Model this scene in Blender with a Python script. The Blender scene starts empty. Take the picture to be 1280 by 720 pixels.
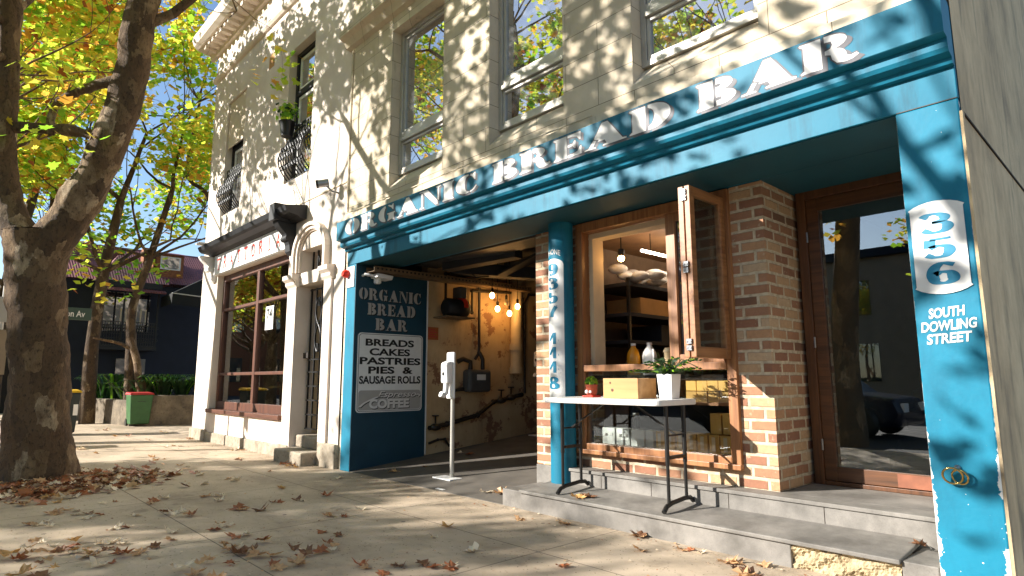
import bpy, bmesh, math, random
from mathutils import Vector, Matrix
random.seed(7)
D = bpy.data
SC = bpy.context.scene
COL = SC.collection
R = math.radians

# ------------------------------------------------------------------ camera, sky, sun, exposure
cam = D.cameras.new('camera'); co = D.objects.new('camera', cam); COL.objects.link(co); SC.camera = co
cam.sensor_width = 36.0; cam.lens = 773.37/1280*36; cam.clip_start = .05; cam.clip_end = 400
YAW, PIT, ROL = R(47.082), R(8.463), R(-.121)
def cam_axes():
    f = Vector((-math.sin(YAW), math.cos(YAW), 0)); r = Vector((math.cos(YAW), math.sin(YAW), 0)); u = Vector((0,0,1))
    f2 = f*math.cos(PIT)+u*math.sin(PIT); u2 = u*math.cos(PIT)-f*math.sin(PIT)
    return r*math.cos(ROL)+u2*math.sin(ROL), u2*math.cos(ROL)-r*math.sin(ROL), f2
cr, cu, cf = cam_axes()
co.matrix_world = Matrix(((cr.x,cu.x,-cf.x,0),(cr.y,cu.y,-cf.y,-3.83),(cr.z,cu.z,-cf.z,1.10),(0,0,0,1)))

SUN_K, SUN_T = .65, .54                       # sunlight travels (K, 1, -T)
travel = Vector((SUN_K, 1, -SUN_T)).normalized()
EL = math.asin(-travel.z); AZ = math.atan2(-travel.x, -travel.y)
w = D.worlds.new('World'); SC.world = w; w.use_nodes = True
nt = w.node_tree; bg = nt.nodes['Background']
sky = nt.nodes.new('ShaderNodeTexSky'); sky.sky_type = 'NISHITA'; sky.sun_disc = False
sky.sun_elevation = EL; sky.sun_rotation = AZ % (2*math.pi)
sky.air_density = 1.0; sky.dust_density = .25; sky.ozone_density = 2.2
nt.links.new(sky.outputs[0], bg.inputs[0]); bg.inputs[1].default_value = .095
sl = D.lights.new('sun', 'SUN'); sl.energy = 5.0; sl.angle = R(.53); sl.color = (1, .955, .89)
so = D.objects.new('sun', sl); COL.objects.link(so); so.rotation_euler = travel.to_track_quat('-Z', 'Y').to_euler(); so.location = (-6,-10,12)
vs = SC.view_settings; vs.view_transform = 'Standard'; vs.look = 'None'; vs.exposure = 1.22; vs.gamma = 1; vs.use_curve_mapping = False
SC.cycles.max_bounces = 8; SC.cycles.transparent_max_bounces = 24; SC.cycles.use_denoising = True
SC.cycles.sample_clamp_indirect = 6

# ------------------------------------------------------------------ materials
def lin(h):
    h = h.lstrip('#'); o = []
    for i in (0,2,4):
        c = int(h[i:i+2],16)/255; o.append(c/12.92 if c <= .04045 else ((c+.055)/1.055)**2.4)
    return tuple(o)+(1,)
class NT:
    def __init__(s, name):
        s.m = D.materials.new(name); s.m.use_nodes = True; s.t = s.m.node_tree; s.n = s.t.nodes
        s.p = s.n['Principled BSDF']; s.out = s.n['Material Output']
    def new(s, typ, **kw):
        n = s.n.new(typ)
        for k, v in kw.items():
            if k.startswith('i_'):
                key = k[2:]; n.inputs[int(key) if key.isdigit() else key].default_value = v
            else: setattr(n, k, v)
        return n
    def link(s, a, b): s.t.links.new(a, b)
    def pos(s): return s.new('ShaderNodeNewGeometry').outputs['Position']
    def noise(s, vec, scale, detail=4, rough=.55):
        n = s.new('ShaderNodeTexNoise'); n.inputs['Scale'].default_value = scale; n.inputs['Detail'].default_value = detail
        n.inputs['Roughness'].default_value = rough; s.link(vec, n.inputs['Vector']); return n.outputs['Fac']
    def ramp(s, fac, stops, interp='LINEAR'):
        n = s.new('ShaderNodeValToRGB'); e = n.color_ramp.elements; n.color_ramp.interpolation = interp
        while len(e) < len(stops): e.new(.5)
        for i, (p, c) in enumerate(stops):
            e[i].position = p; e[i].color = c if len(c) == 4 else tuple(c)+(1,)
        s.link(fac, n.inputs[0]); return n.outputs[0]
    def mix(s, fac, a, b, mode='MIX'):
        n = s.new('ShaderNodeMix', data_type='RGBA', blend_type=mode)
        for sock, v in ((n.inputs[0], fac), (n.inputs[6], a), (n.inputs[7], b)):
            if isinstance(v, bpy.types.NodeSocket): s.link(v, sock)
            else: sock.default_value = v
        return n.outputs[2]
    def math(s, op, a, b=0.0, c=None):
        n = s.new('ShaderNodeMath', operation=op)
        for i, v in enumerate((a, b, c)):
            if v is None: continue
            if isinstance(v, bpy.types.NodeSocket): s.link(v, n.inputs[i])
            else: n.inputs[i].default_value = v
        return n.outputs[0]
    def mapped(s, scale, vec=None):
        n = s.new('ShaderNodeMapping'); n.inputs['Scale'].default_value = scale; s.link(vec or s.pos(), n.inputs[0]); return n.outputs[0]
    def bump(s, h, strength=.3, dist=.01):
        n = s.new('ShaderNodeBump'); n.inputs['Strength'].default_value = strength; n.inputs['Distance'].default_value = dist
        s.link(h, n.inputs['Height']); s.link(n.outputs[0], s.p.inputs['Normal'])
    def col(s, sock):
        s.link(sock, s.p.inputs['Base Color'])
def sc(c, k): return (c[0]*k, c[1]*k, c[2]*k, 1)
def mat(name, c, rough=.7, var=.18, scale=6, bump=.15, bscale=60, metal=0, bdist=.004, stain=None):
    m = NT(name); p = m.pos(); c = lin(c) if isinstance(c, str) else c
    n = m.noise(p, scale, 5)
    base = m.ramp(n, [(.3, sc(c, 1-var)), (.7, sc(c, 1+var))])
    if stain:
        n2 = m.noise(p, stain[1], 6, .65)
        base = m.mix(m.ramp(n2, [(stain[2], (0,0,0)), (stain[2]+.08, (1,1,1))]), base, lin(stain[0]))
    m.col(base); m.p.inputs['Roughness'].default_value = rough; m.p.inputs['Metallic'].default_value = metal
    if bump: m.bump(m.noise(p, bscale, 4), bump, bdist)
    return m.m
def emit(name, c, s):
    m = NT(name); m.p.inputs['Base Color'].default_value = (0,0,0,1)
    m.p.inputs['Emission Color'].default_value = lin(c); m.p.inputs['Emission Strength'].default_value = s; return m.m
def wood(name, c, c2, axis='z', rough=.45, sc_=1):
    m = NT(name); v = {'z': (30,30,1.5), 'x': (1.5,30,30), 'y': (30,1.5,30)}[axis]
    p = m.mapped(tuple(q*sc_ for q in v))
    n = m.noise(p, 1, 6, .6); n2 = m.noise(m.pos(), 3, 2)
    b = m.ramp(n, [(.3, lin(c2)), (.62, lin(c))]); b = m.mix(m.math('MULTIPLY', n2, .45), b, sc(lin(c2), .8))
    m.col(b); m.p.inputs['Roughness'].default_value = rough; m.bump(n, .12, .004); return m.m
def glass(name, refl=.12, tint=(.92,.95,.94,1), rough=.0, dirt_haze=0.0, solid=None):
    m = NT(name); m.n.remove(m.p)
    tr = m.new('ShaderNodeBsdfTransparent'); tr.inputs[0].default_value = tint
    gl = m.new('ShaderNodeBsdfGlossy'); gl.inputs['Roughness'].default_value = rough; gl.inputs[0].default_value = (1,1,1,1)
    fr = m.new('ShaderNodeFresnel'); fr.inputs[0].default_value = 1.45
    f = m.math('ADD', m.math('MULTIPLY', fr.outputs[0], 1.3), refl); f = m.math('MINIMUM', f, .95)
    base = tr.outputs[0]
    if solid:
        df = m.new('ShaderNodeBsdfDiffuse'); df.inputs[0].default_value = solid
        mx = m.new('ShaderNodeMixShader'); mx.inputs[0].default_value = .85; m.link(tr.outputs[0], mx.inputs[1]); m.link(df.outputs[0], mx.inputs[2]); base = mx.outputs[0]
    ms = m.new('ShaderNodeMixShader'); m.link(f, ms.inputs[0]); m.link(base, ms.inputs[1]); m.link(gl.outputs[0], ms.inputs[2])
    o = ms.outputs[0]
    if dirt_haze:
        df = m.new('ShaderNodeBsdfDiffuse'); df.inputs[0].default_value = (.75,.76,.75,1)  # pale dirt patches, strengthened to paint in sky haze as well
        n = m.noise(m.mapped((1.4,1.4,.9)), 1.6, 6, .65); k = m.ramp(n, [(.45, (0,0,0)), (.8, (dirt_haze,dirt_haze,dirt_haze))])
        m2 = m.new('ShaderNodeMixShader'); m.link(k, m2.inputs[0]); m.link(o, m2.inputs[1]); m.link(df.outputs[0], m2.inputs[2]); o = m2.outputs[0]
        nb = m.noise(m.pos(), 2.2, 2); b = m.new('ShaderNodeBump'); b.inputs['Strength'].default_value = .02; b.inputs['Distance'].default_value = .02
        m.link(nb, b.inputs['Height']); m.link(b.outputs[0], gl.inputs['Normal'])
    m.link(o, m.out.inputs[0]); return m.m

def mk_teal():
    m = NT('teal_paint'); p = m.pos()
    n = m.noise(p, 3, 5); b = m.ramp(n, [(.3, (.004,.132,.21,1)), (.7, (.006,.16,.25,1))])
    nd = m.noise(m.mapped((5,5,.8)), 1.2, 6, .7); b = m.mix(m.ramp(nd, [(.5, (0,0,0)), (.72, (.75,.75,.75))]), b, (.003,.06,.095,1)); nf = m.noise(m.mapped((.8,2,3)), 2, 5, .6); b = m.mix(m.ramp(nf, [(.55, (0,0,0)), (.75, (.35,.35,.35))]), b, (.05,.27,.36,1))
    sp = m.noise(p, 55, 3, .7); b = m.mix(m.ramp(sp, [(.76, (0,0,0)), (.79, (1,1,1))]), b, (.6,.62,.6,1))
    m.col(b); m.p.inputs['Roughness'].default_value = .55; m.p.inputs['Specular IOR Level'].default_value = .3; m.bump(m.noise(p, 40, 4), .12, .004); return m.m
def mk_pilaster():
    m = NT('peeling_teal_paint'); p = m.pos()
    x = m.new('ShaderNodeSeparateXYZ'); m.link(p, x.inputs[0])
    n = m.noise(p, 3, 5); b = m.ramp(n, [(.3, (.004,.155,.245,1)), (.7, (.006,.185,.29,1))])
    sp = m.noise(p, 48, 2, .6)
    low = m.math('SUBTRACT', 1.0, m.math('MULTIPLY', x.outputs[2], 1.0)); low = m.math('MAXIMUM', low, 0)
    # chips along both edges, thicker low down
    gr = m.noise(m.mapped((3,3,1.2)), 2, 6, .7); b = m.mix(m.math('MULTIPLY', m.ramp(gr, [(.45, (0,0,0)), (.7, (1,1,1))]), .45), b, (.004,.09,.15,1))
    d1 = m.math('ABSOLUTE', m.math('ADD', x.outputs[0], .948)); d2 = m.math('ABSOLUTE', m.math('ADD', x.outputs[0], .655))
    d = m.math('MINIMUM', d1, d2)
    ed = m.noise(p, 13, 5, .6)
    wdt = m.math('MULTIPLY', m.math('MAXIMUM', m.math('SUBTRACT', ed, .46), 0), m.math('ADD', m.math('MULTIPLY', low, .24), .014))
    chip = m.math('LESS_THAN', d, wdt)
    dots = m.math('GREATER_THAN', m.math('ADD', sp, m.math('MULTIPLY', low, .05)), .765)
    k = m.math('MAXIMUM', chip, dots)
    b = m.mix(k, b, (.72,.72,.68,1)); m.col(b); m.p.inputs['Roughness'].default_value = .55; m.p.inputs['Specular IOR Level'].default_value = .3
    m.bump(m.math('SUBTRACT', m.noise(p, 30, 4), m.math('MULTIPLY', k, .6)), .25, .004); return m.m
def mk_brick():
    m = NT('old_brick'); p = m.pos(); s = m.new('ShaderNodeSeparateXYZ'); m.link(p, s.inputs[0])
    wob = m.noise(p, 9, 3)
    c = m.new('ShaderNodeCombineXYZ'); m.link(m.math('ADD', s.outputs[0], s.outputs[1]), c.inputs[0])
    m.link(m.math('ADD', s.outputs[2], m.math('MULTIPLY', wob, .012)), c.inputs[1])
    def bt(c1, c2, mo, ms=.0135):
        t = m.new('ShaderNodeTexBrick'); t.inputs['Scale'].default_value = 1; t.inputs['Brick Width'].default_value = .232
        t.inputs['Row Height'].default_value = .082; t.inputs['Mortar Size'].default_value = ms; t.inputs['Mortar Smooth'].default_value = .35
        t.inputs['Bias'].default_value = 0; t.offset = .5
        t.inputs['Color1'].default_value = c1; t.inputs['Color2'].default_value = c2; t.inputs['Mortar'].default_value = mo
        m.link(c.outputs[0], t.inputs['Vector']); return t
    t = bt((0,0,0,1), (1,1,1,1), (.5,.5,.5,1))
    bc = m.ramp(t.outputs['Color'], [(0, lin('#7d5a44')), (.08, lin('#a27558')), (.26, lin('#b98d68')), (.42, lin('#a8795a')), (.60, lin('#c09c76')), (.78, lin('#94664e')), (.92, lin('#c4a684'))], 'CONSTANT')
    n = m.noise(p, 28, 6, .7); bc = m.mix(m.math('MULTIPLY', m.ramp(n, [(.35, (0,0,0)), (.75, (1,1,1))]), .6), bc, m.mix(.55, bc, lin('#5c4536')))
    n3 = m.noise(p, 14, 5, .7); bc = m.mix(m.ramp(n3, [(.6, (0,0,0)), (.7, (.5,.5,.5))]), bc, lin('#d8c6a4'))
    mo = m.ramp(m.noise(p, 20, 4), [(.3, lin('#a8967c')), (.7, lin('#d2c2a6'))])
    m.col(m.mix(t.outputs['Fac'], bc, mo)); m.p.inputs['Roughness'].default_value = .88
    h = m.math('ADD', m.math('MULTIPLY', m.math('SUBTRACT', 1.0, t.outputs['Fac']), 1.0), m.math('MULTIPLY', n, .5))
    m.bump(h, .7, .010); return m.m
def mk_ashlar():
    m = NT('cream_ashlar_render'); p = m.pos(); s = m.new('ShaderNodeSeparateXYZ'); m.link(p, s.inputs[0])
    c = m.new('ShaderNodeCombineXYZ'); m.link(m.math('ADD', m.math('ADD', s.outputs[0], s.outputs[1]), .18), c.inputs[0]); m.link(m.math('SUBTRACT', s.outputs[2], .195), c.inputs[1])
    t = m.new('ShaderNodeTexBrick'); t.inputs['Scale'].default_value = 1; t.inputs['Brick Width'].default_value = .72; t.inputs['Row Height'].default_value = .243
    t.inputs['Mortar Size'].default_value = .003; t.inputs['Mortar Smooth'].default_value = .3; t.offset = .5
    t.inputs['Color1'].default_value = lin('#cfbfa4'); t.inputs['Color2'].default_value = lin('#dbccb3'); t.inputs['Mortar'].default_value = lin('#5d4a35')
    m.link(c.outputs[0], t.inputs['Vector'])
    n = m.noise(p, 2.2, 6, .62); b = m.mix(m.ramp(n, [(.35, (.55,.55,.55)), (.62, (0,0,0))]), t.outputs['Color'], lin('#b3a58c'))
    n2 = m.noise(m.mapped((9,9,1.6)), 1, 5, .7); b = m.mix(m.ramp(n2, [(.56, (0,0,0)), (.78, (.6,.6,.6))]), b, lin('#8f806a'))
    n3 = m.noise(p, 16, 6, .75); b = m.mix(m.ramp(n3, [(.68, (0,0,0)), (.76, (.7,.7,.7))]), b, lin('#7b6548'))
    m.col(b); m.p.inputs['Roughness'].default_value = .85
    m.bump(m.math('SUBTRACT', m.math('MULTIPLY', m.noise(p, 45, 5), .35), t.outputs['Fac']), .5, .006); return m.m
def mk_render_cream():
    m = NT('pale_render'); p = m.pos()
    n = m.noise(p, 1.6, 6, .6); b = m.ramp(n, [(.3, lin('#cfbfae')), (.7, lin('#e3d6c8'))])
    n2 = m.noise(m.mapped((7,7,.9)), 1, 6, .7); b = m.mix(m.ramp(n2, [(.62, (0,0,0)), (.78, (.5,.5,.5))]), b, lin('#a8927a'))
    n3 = m.noise(p, 30, 5, .75); b = m.mix(m.ramp(n3, [(.68, (0,0,0)), (.74, (.6,.6,.6))]), b, lin('#9c8468'))
    m.col(b); m.p.inputs['Roughness'].default_value = .85; m.bump(m.noise(p, 35, 6, .65), .3, .006); return m.m
def mk_concrete_side():
    m = NT('weathered_concrete'); p = m.pos()
    n = m.noise(m.mapped((1,1.1,.7)), 1.5, 7, .68)
    b = m.ramp(n, [(.28, lin('#95836a')), (.45, lin('#c0a984')), (.6, lin('#d8c098')), (.78, lin('#a89474'))])
    n2 = m.noise(m.mapped((4,5,.9)), 1, 6, .7); b = m.mix(m.ramp(n2, [(.52, (0,0,0)), (.72, (.75,.75,.75))]), b, lin('#4e493f'))
    m.col(b); m.p.inputs['Roughness'].default_value = .9; m.bump(m.noise(p, 14, 7, .7), .5, .02); return m.m
def mk_pavement():
    m = NT('footpath_concrete'); p = m.pos(); s = m.new('ShaderNodeSeparateXYZ'); m.link(p, s.inputs[0])
    n = m.noise(p, .9, 7, .62); b = m.ramp(n, [(.3, lin('#a08e78')), (.5, lin('#c0ac93')), (.7, lin('#d0bda5'))])
    n2 = m.noise(p, 5, 7, .72); b = m.mix(m.ramp(n2, [(.55, (0,0,0)), (.72, (.5,.5,.5))]), b, lin('#7f6e58'))
    n3 = m.noise(p, 130, 3, .6); b = m.mix(m.ramp(n3, [(.6, (0,0,0)), (.72, (.55,.55,.55))]), b, lin('#6a5c4a'))
    n4 = m.noise(m.mapped((.5,1.1,1)), 1.3, 6, .7); b = m.mix(m.ramp(n4, [(.5, (0,0,0)), (.68, (.55,.55,.55))]), b, lin('#8b7a66'))
    n5 = m.noise(p, 2.3, 5, .6); b = m.mix(m.ramp(n5, [(.64, (0,0,0)), (.68, (.45,.45,.45))]), b, lin('#6f6252'))
    vg = m.new('ShaderNodeTexVoronoi'); vg.inputs['Scale'].default_value = 2.4; m.link(p, vg.inputs['Vector'])
    b = m.mix(m.math('MULTIPLY', m.math('LESS_THAN', vg.outputs['Distance'], .045), .75), b, lin('#4a4038'))
    v = m.new('ShaderNodeTexVoronoi'); v.inputs['Scale'].default_value = 26; m.link(p, v.inputs['Vector'])
    b = m.mix(m.math('LESS_THAN', v.outputs['Distance'], .13), b, lin('#6e5c44'))
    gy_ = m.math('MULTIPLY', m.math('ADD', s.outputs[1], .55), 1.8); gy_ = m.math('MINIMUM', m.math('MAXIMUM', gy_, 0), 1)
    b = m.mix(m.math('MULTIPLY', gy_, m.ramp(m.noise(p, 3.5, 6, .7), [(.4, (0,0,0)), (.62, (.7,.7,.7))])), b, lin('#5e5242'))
    # saw-cut slab joints
    x = m.math('ABSOLUTE', m.math('SUBTRACT', m.math('FRACT', m.math('ADD', m.math('DIVIDE', s.outputs[0], 1.8), .15)), .5))
    y = m.math('ABSOLUTE', m.math('SUBTRACT', m.math('FRACT', m.math('ADD', m.math('DIVIDE', s.outputs[1], 1.45), .08)), .5))
    wv = m.math('MULTIPLY', m.noise(p, 7, 3), .003)
    j = m.math('LESS_THAN', m.math('MINIMUM', m.math('MULTIPLY', x, 1.8), m.math('MULTIPLY', y, 1.45)), m.math('ADD', wv, .0028))
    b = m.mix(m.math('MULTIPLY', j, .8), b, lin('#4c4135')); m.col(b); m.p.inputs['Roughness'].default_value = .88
    m.bump(m.math('SUBTRACT', m.math('ADD', m.math('MULTIPLY', n3, .6), n2), m.math('MULTIPLY', j, 1.2)), .35, .006); return m.m
def mk_bluestone():
    m = NT('bluestone'); p = m.pos()
    n = m.noise(p, 4, 6, .65); b = m.ramp(n, [(.3, lin('#625e58')), (.7, lin('#8e8880'))])
    ns = m.noise(p, 1.8, 6, .7); b = m.mix(m.ramp(ns, [(.48, (0,0,0)), (.66, (.6,.6,.6))]), b, lin('#4b463f'))
    n3 = m.noise(p, 150, 3); b = m.mix(m.ramp(n3, [(.55, (0,0,0)), (.7, (.4,.4,.4))]), b, lin('#4f4a44'))
    m.col(b); m.p.inputs['Roughness'].default_value = .7; m.bump(n3, .25, .003); return m.m
def mk_bark(name='plane_bark', dark=False):
    m = NT(name); p = m.pos(); q = m.mapped((1,1,.55))
    wv = m.new('ShaderNodeMix', data_type='RGBA', blend_type='ADD'); nz = m.new('ShaderNodeTexNoise'); nz.inputs['Scale'].default_value = 9; nz.inputs['Detail'].default_value = 5; m.link(q, nz.inputs['Vector'])
    wv.inputs[0].default_value = .16; m.link(q, wv.inputs[6]); m.link(nz.outputs['Color'], wv.inputs[7])
    v = m.new('ShaderNodeTexVoronoi'); v.inputs['Scale'].default_value = 6.5; m.link(wv.outputs[2], v.inputs['Vector'])
    sp = m.new('ShaderNodeSeparateColor'); m.link(v.outputs['Color'], sp.inputs[0])
    st = [(0, lin('#4a3a2a')), (.22, lin('#6c553d')), (.42, lin('#8d7352')), (.58, lin('#5a4735')), (.72, lin('#a08767')), (.86, lin('#766248')), (.95, lin('#bda787'))]
    if dark: st = [(a, sc(c, .6)) for a, c in st]
    b = m.ramp(sp.outputs[0], st, 'CONSTANT'); n = m.noise(q, 8, 7, .7)
    b = m.mix(m.ramp(n, [(.38, (.9,.9,.9)), (.62, (.1,.1,.1))]), b, sc(lin('#6a5238'), .55 if dark else .95))
    n2 = m.noise(q, 34, 6, .75); b = m.mix(m.ramp(n2, [(.52, (0,0,0)), (.66, (.8,.8,.8))]), b, lin('#1f170f'))
    m.col(b); m.p.inputs['Roughness'].default_value = .92
    m.bump(m.math('ADD', m.math('MULTIPLY', sp.outputs[0], .6), m.math('ADD', n, m.math('MULTIPLY', n2, .9))), .9, .03); return m.m
def leafmat(name, c, tr=.55, tc=None):
    m = NT(name); c = lin(c); m.n.remove(m.p)
    d = m.new('ShaderNodeBsdfPrincipled'); t = m.new('ShaderNodeBsdfTranslucent'); t.inputs[0].default_value = lin(tc) if tc else sc(c, 1.6)
    n = m.noise(m.pos(), 9, 3); m.link(m.ramp(n, [(.3, sc(c, .75)), (.7, sc(c, 1.2))]), d.inputs['Base Color']); d.inputs['Roughness'].default_value = .55
    s = m.new('ShaderNodeMixShader'); s.inputs[0].default_value = tr; m.link(d.outputs[0], s.inputs[1]); m.link(t.outputs[0], s.inputs[2]); m.link(s.outputs[0], m.out.inputs[0]); return m.m
def mk_alley():
    m = NT('flaking_alley_plaster'); p = m.pos()
    n = m.noise(p, 1.7, 6, .6); b = m.ramp(n, [(.3, lin('#b09066')), (.7, lin('#cfb388'))])
    n2 = m.noise(p, 3.2, 7, .7); b = m.mix(m.ramp(n2, [(.57, (0,0,0)), (.595, (1,1,1))]), b, lin('#8c6548'))
    n3 = m.noise(m.mapped((3,3,.8)), 1.5, 5, .7); b = m.mix(m.ramp(n3, [(.55, (0,0,0)), (.8, (.6,.6,.6))]), b, lin('#6d5536'))
    m.col(b); m.p.inputs['Roughness'].default_value = .85; m.bump(m.math('SUBTRACT', n, n2), .4, .01); return m.m
def mk_roof():
    m = NT('maroon_roof'); p = m.pos(); s = m.new('ShaderNodeSeparateXYZ'); m.link(p, s.inputs[0])
    wv = m.math('SINE', m.math('MULTIPLY', s.outputs[1], 70)); n = m.noise(p, 2, 5)
    b = m.ramp(n, [(.3, lin('#6d3a3a')), (.7, lin('#8f5452'))]); m.col(b); m.p.inputs['Roughness'].default_value = .6; m.bump(wv, .6, .02); return m.m
def mk_stone(name, a, b_, scale=5):
    m = NT(name); p = m.pos(); n = m.noise(p, scale, 7, .7)
    v = m.new('ShaderNodeTexVoronoi'); v.inputs['Scale'].default_value = scale*1.6; m.link(p, v.inputs['Vector'])
    b = m.ramp(n, [(.3, lin(a)), (.7, lin(b_))]); n2 = m.noise(p, scale*5, 5); b = m.mix(m.ramp(n2, [(.58, (0,0,0)), (.7, (.6,.6,.6))]), b, sc(lin(a), .5))
    m.col(b); m.p.inputs['Roughness'].default_value = .92; m.bump(m.math('ADD', n, m.math('MULTIPLY', v.outputs['Distance'], .5)), .9, .03); return m.m

M = dict(
 teal=mk_teal(), pil=mk_pilaster(), brick=mk_brick(), ashlar=mk_ashlar(), cream=mk_render_cream(), conc=mk_concrete_side(),
 pave=mk_pavement(), blue=mk_bluestone(), bark=mk_bark(), barkd=mk_bark('dark_bark', True), alley=mk_alley(), roof=mk_roof(),
 rubble=mk_stone('rubble_stone', '#8d7a5c', '#cbb994', 9), plinth=mk_stone('plinth_stone', '#7d7160', '#b9ac98', 4), gstone=mk_stone('garden_stone', '#4d4438', '#8b7d68', 3),
 tealdark=mat('dimmed_teal_paint', (.005,.045,.072,1), .6, .15, 3, .12, 30, stain=('#9aa5a5', 40, .76)),  # facade teal lowered here because the alley panel is less lit
 tealshade=mat('shaded_teal_soffit', (.004,.060,.082,1), .6, .15, 3, .12, 30),  # lintel teal darkened to paint in the soffit's shade
 tealsign=mat('sign_teal', (.010,.20,.33,1), .4, .08),
 white=mat('white_paint', '#e3e1dc', .5, .06, 8, .06), grey=mat('sign_grey', '#a9a49d', .5, .06), black=mat('black_paint', '#15130f', .45, .2, 8, .08),
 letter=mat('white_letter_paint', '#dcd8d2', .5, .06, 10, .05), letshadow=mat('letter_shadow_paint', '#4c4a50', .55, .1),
 iron=mat('black_iron', '#12110f', .4, .25, 12, .1), steelblk=mat('black_steel', '#1a1816', .38, .2, 10, .05), alu=mat('aluminium', '#b9b4aa', .4, .1, 6, .05, metal=.35),
 timber=wood('oiled_timber', '#b0794a', '#784b2a'), timberx=wood('oiled_timber_rail', '#b0794a', '#784b2a', 'x'), timbery=wood('oiled_timber_side', '#b0794a', '#784b2a', 'y'),
 doorw=wood('dark_door_timber', '#6c4222', '#402611'), doorx=wood('dark_door_rail', '#6c4222', '#402611', 'x'), kick=mat('worn_red_timber', '#855038', .7, .3, 9, .2),
 pine=wood('pine_board', '#c8975e', '#a6743f', 'x', .5, .5), brownf=wood('brown_shop_frame', '#6e4028', '#40231a'), brownx=wood('brown_shop_rail', '#6e4028', '#40231a', 'x'),
 plastic=mat('white_plastic', '#e8e6e2', .35, .04, 8, .02), tabletop=mat('table_plastic', '#d9d6d0', .45, .06, 20, .15, 120), orange=mat('orange_juice', '#e0941c', .3, .1),
 red=mat('red_plastic', '#d83018', .35, .1), reddark=mat('red_lid', '#b03030', .5, .12), green=mat('bin_green', '#2f5c2c', .5, .15), bindark=mat('bin_dark', '#1c2420', .5, .2), yellow=mat('bin_yellow', '#d8a818', .5, .12),
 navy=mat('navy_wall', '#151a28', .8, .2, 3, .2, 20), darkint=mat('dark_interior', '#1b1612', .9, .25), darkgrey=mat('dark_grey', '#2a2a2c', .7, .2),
 intwall=mat('kitchen_wall', '#86705a', .8, .2), ceilw=mat('timber_ceiling', '#84603c', .7, .2), plaster=mat('cream_plaster', '#cbb796', .8, .08), cardboard=mat('cardboard', '#b98a4e', .85, .12),
 bag=mat('paper_bag_white', '#e6e4e0', .7, .08, 10, .4, 12, bdist=.03), carton=mat('white_carton', '#d8d6d0', .6, .06), kraft=mat('kraft_box', '#cc9c4c', .65, .14, 7), kraftd=mat('kraft_box_dark', '#b08440', .65, .14, 7),
 steel=mat('stainless', '#9a9a9c', .3, .1, metal=.9), pipe=mat('dark_pipe', '#2a221a', .5, .3, 14, .2), meter=mat('meter_grey', '#4b4a48', .5, .2), drain=mat('drain_cream', '#c9b490', .5, .12), rust=mat('rusty_tray', '#6f5a40', .7, .3, 12, .2),
 orangesign=mat('faded_orange_sign', '#a0562a', .7, .15), terra=mat('terracotta', '#a2492c', .75, .15), brass=mat('brass', '#b49a62', .25, .1, metal=1), stair=mat('dark_carpet', '#0d0c0d', .95, .2), hall=mat('hall_wall', '#6f7873', .7, .08),
 soil=mat('soil', '#2b2016', .95, .3), asphalt=mat('asphalt', '#3a3836', .9, .2, 3, .4, 160), earth=mat('far_ground', '#6a5c48', .95, .2), pole=mat('pole_timber', '#4a3020', .9, .25, 9, .3), signgreen=mat('street_sign_green', '#34483a', .5, .06),
 houseblk=mat('house_black', '#0f1014', .6, .2), cloth=mat('awning_black', '#14130f', .85, .2), blind=mat('window_blind', '#cdbca4', .8, .08), tile=mat('floor_dark', '#5c564e', .8, .25, 4, .3, 50), beige=mat('beige_render', '#8a7a66', .85, .12, 2), chimney=mat('chimney_brick', '#8a5638', .9, .25, 12),
 gwin=glass('upper_window_glass', .42, (.5,.55,.55,1), .01, .38, (.02,.025,.03,1)), gshop=glass('shop_glass', .10, (.75,.8,.78,1)), gclear=glass('clear_glass', .0), gdoor=glass('door_glass', .14, (.6,.64,.64,1)), gdark=glass('dark_window', .18, (.3,.3,.32,1), .02, 0, (.02,.02,.025,1)),
 bulb=emit('warm_bulb', '#ffc070', 20), strip=emit('strip_light', '#ffe8cc', 12), bluescr=emit('blue_screen', '#5a7ac8', 1.5), lampgreen=emit('green_lamp_shade', '#8fc0a0', .8), lampwarm=emit('warm_window', '#ff9040', 1.2),
 lf_y=leafmat('leaf_yellow', '#d6bc2c', .6, '#f8e458'), lf_yg=leafmat('leaf_yellow_green', '#a8be34', .6, '#dcee50'), lf_g=leafmat('leaf_green', '#5c8a24', .55, '#a4d83c'), lf_o=leafmat('leaf_orange', '#cc8a2c', .55, '#ffc050'), lf_b=leafmat('leaf_brown', '#8a4a1c', .4, '#b8682c'), lf_dg=leafmat('leaf_dark_green', '#20391a', .25, '#3f6a28'),
 fl_t=leafmat('fallen_leaf_tan', '#c49a6e', .1), fl_b=leafmat('fallen_leaf_brown', '#80573a', .1), fl_r=leafmat('fallen_leaf_rust', '#a0603a', .1), fl_p=leafmat('fallen_leaf_pale', '#e0cdb0', .1), fl_y=leafmat('fallen_leaf_yellow', '#c2955a', .12),
)

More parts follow.
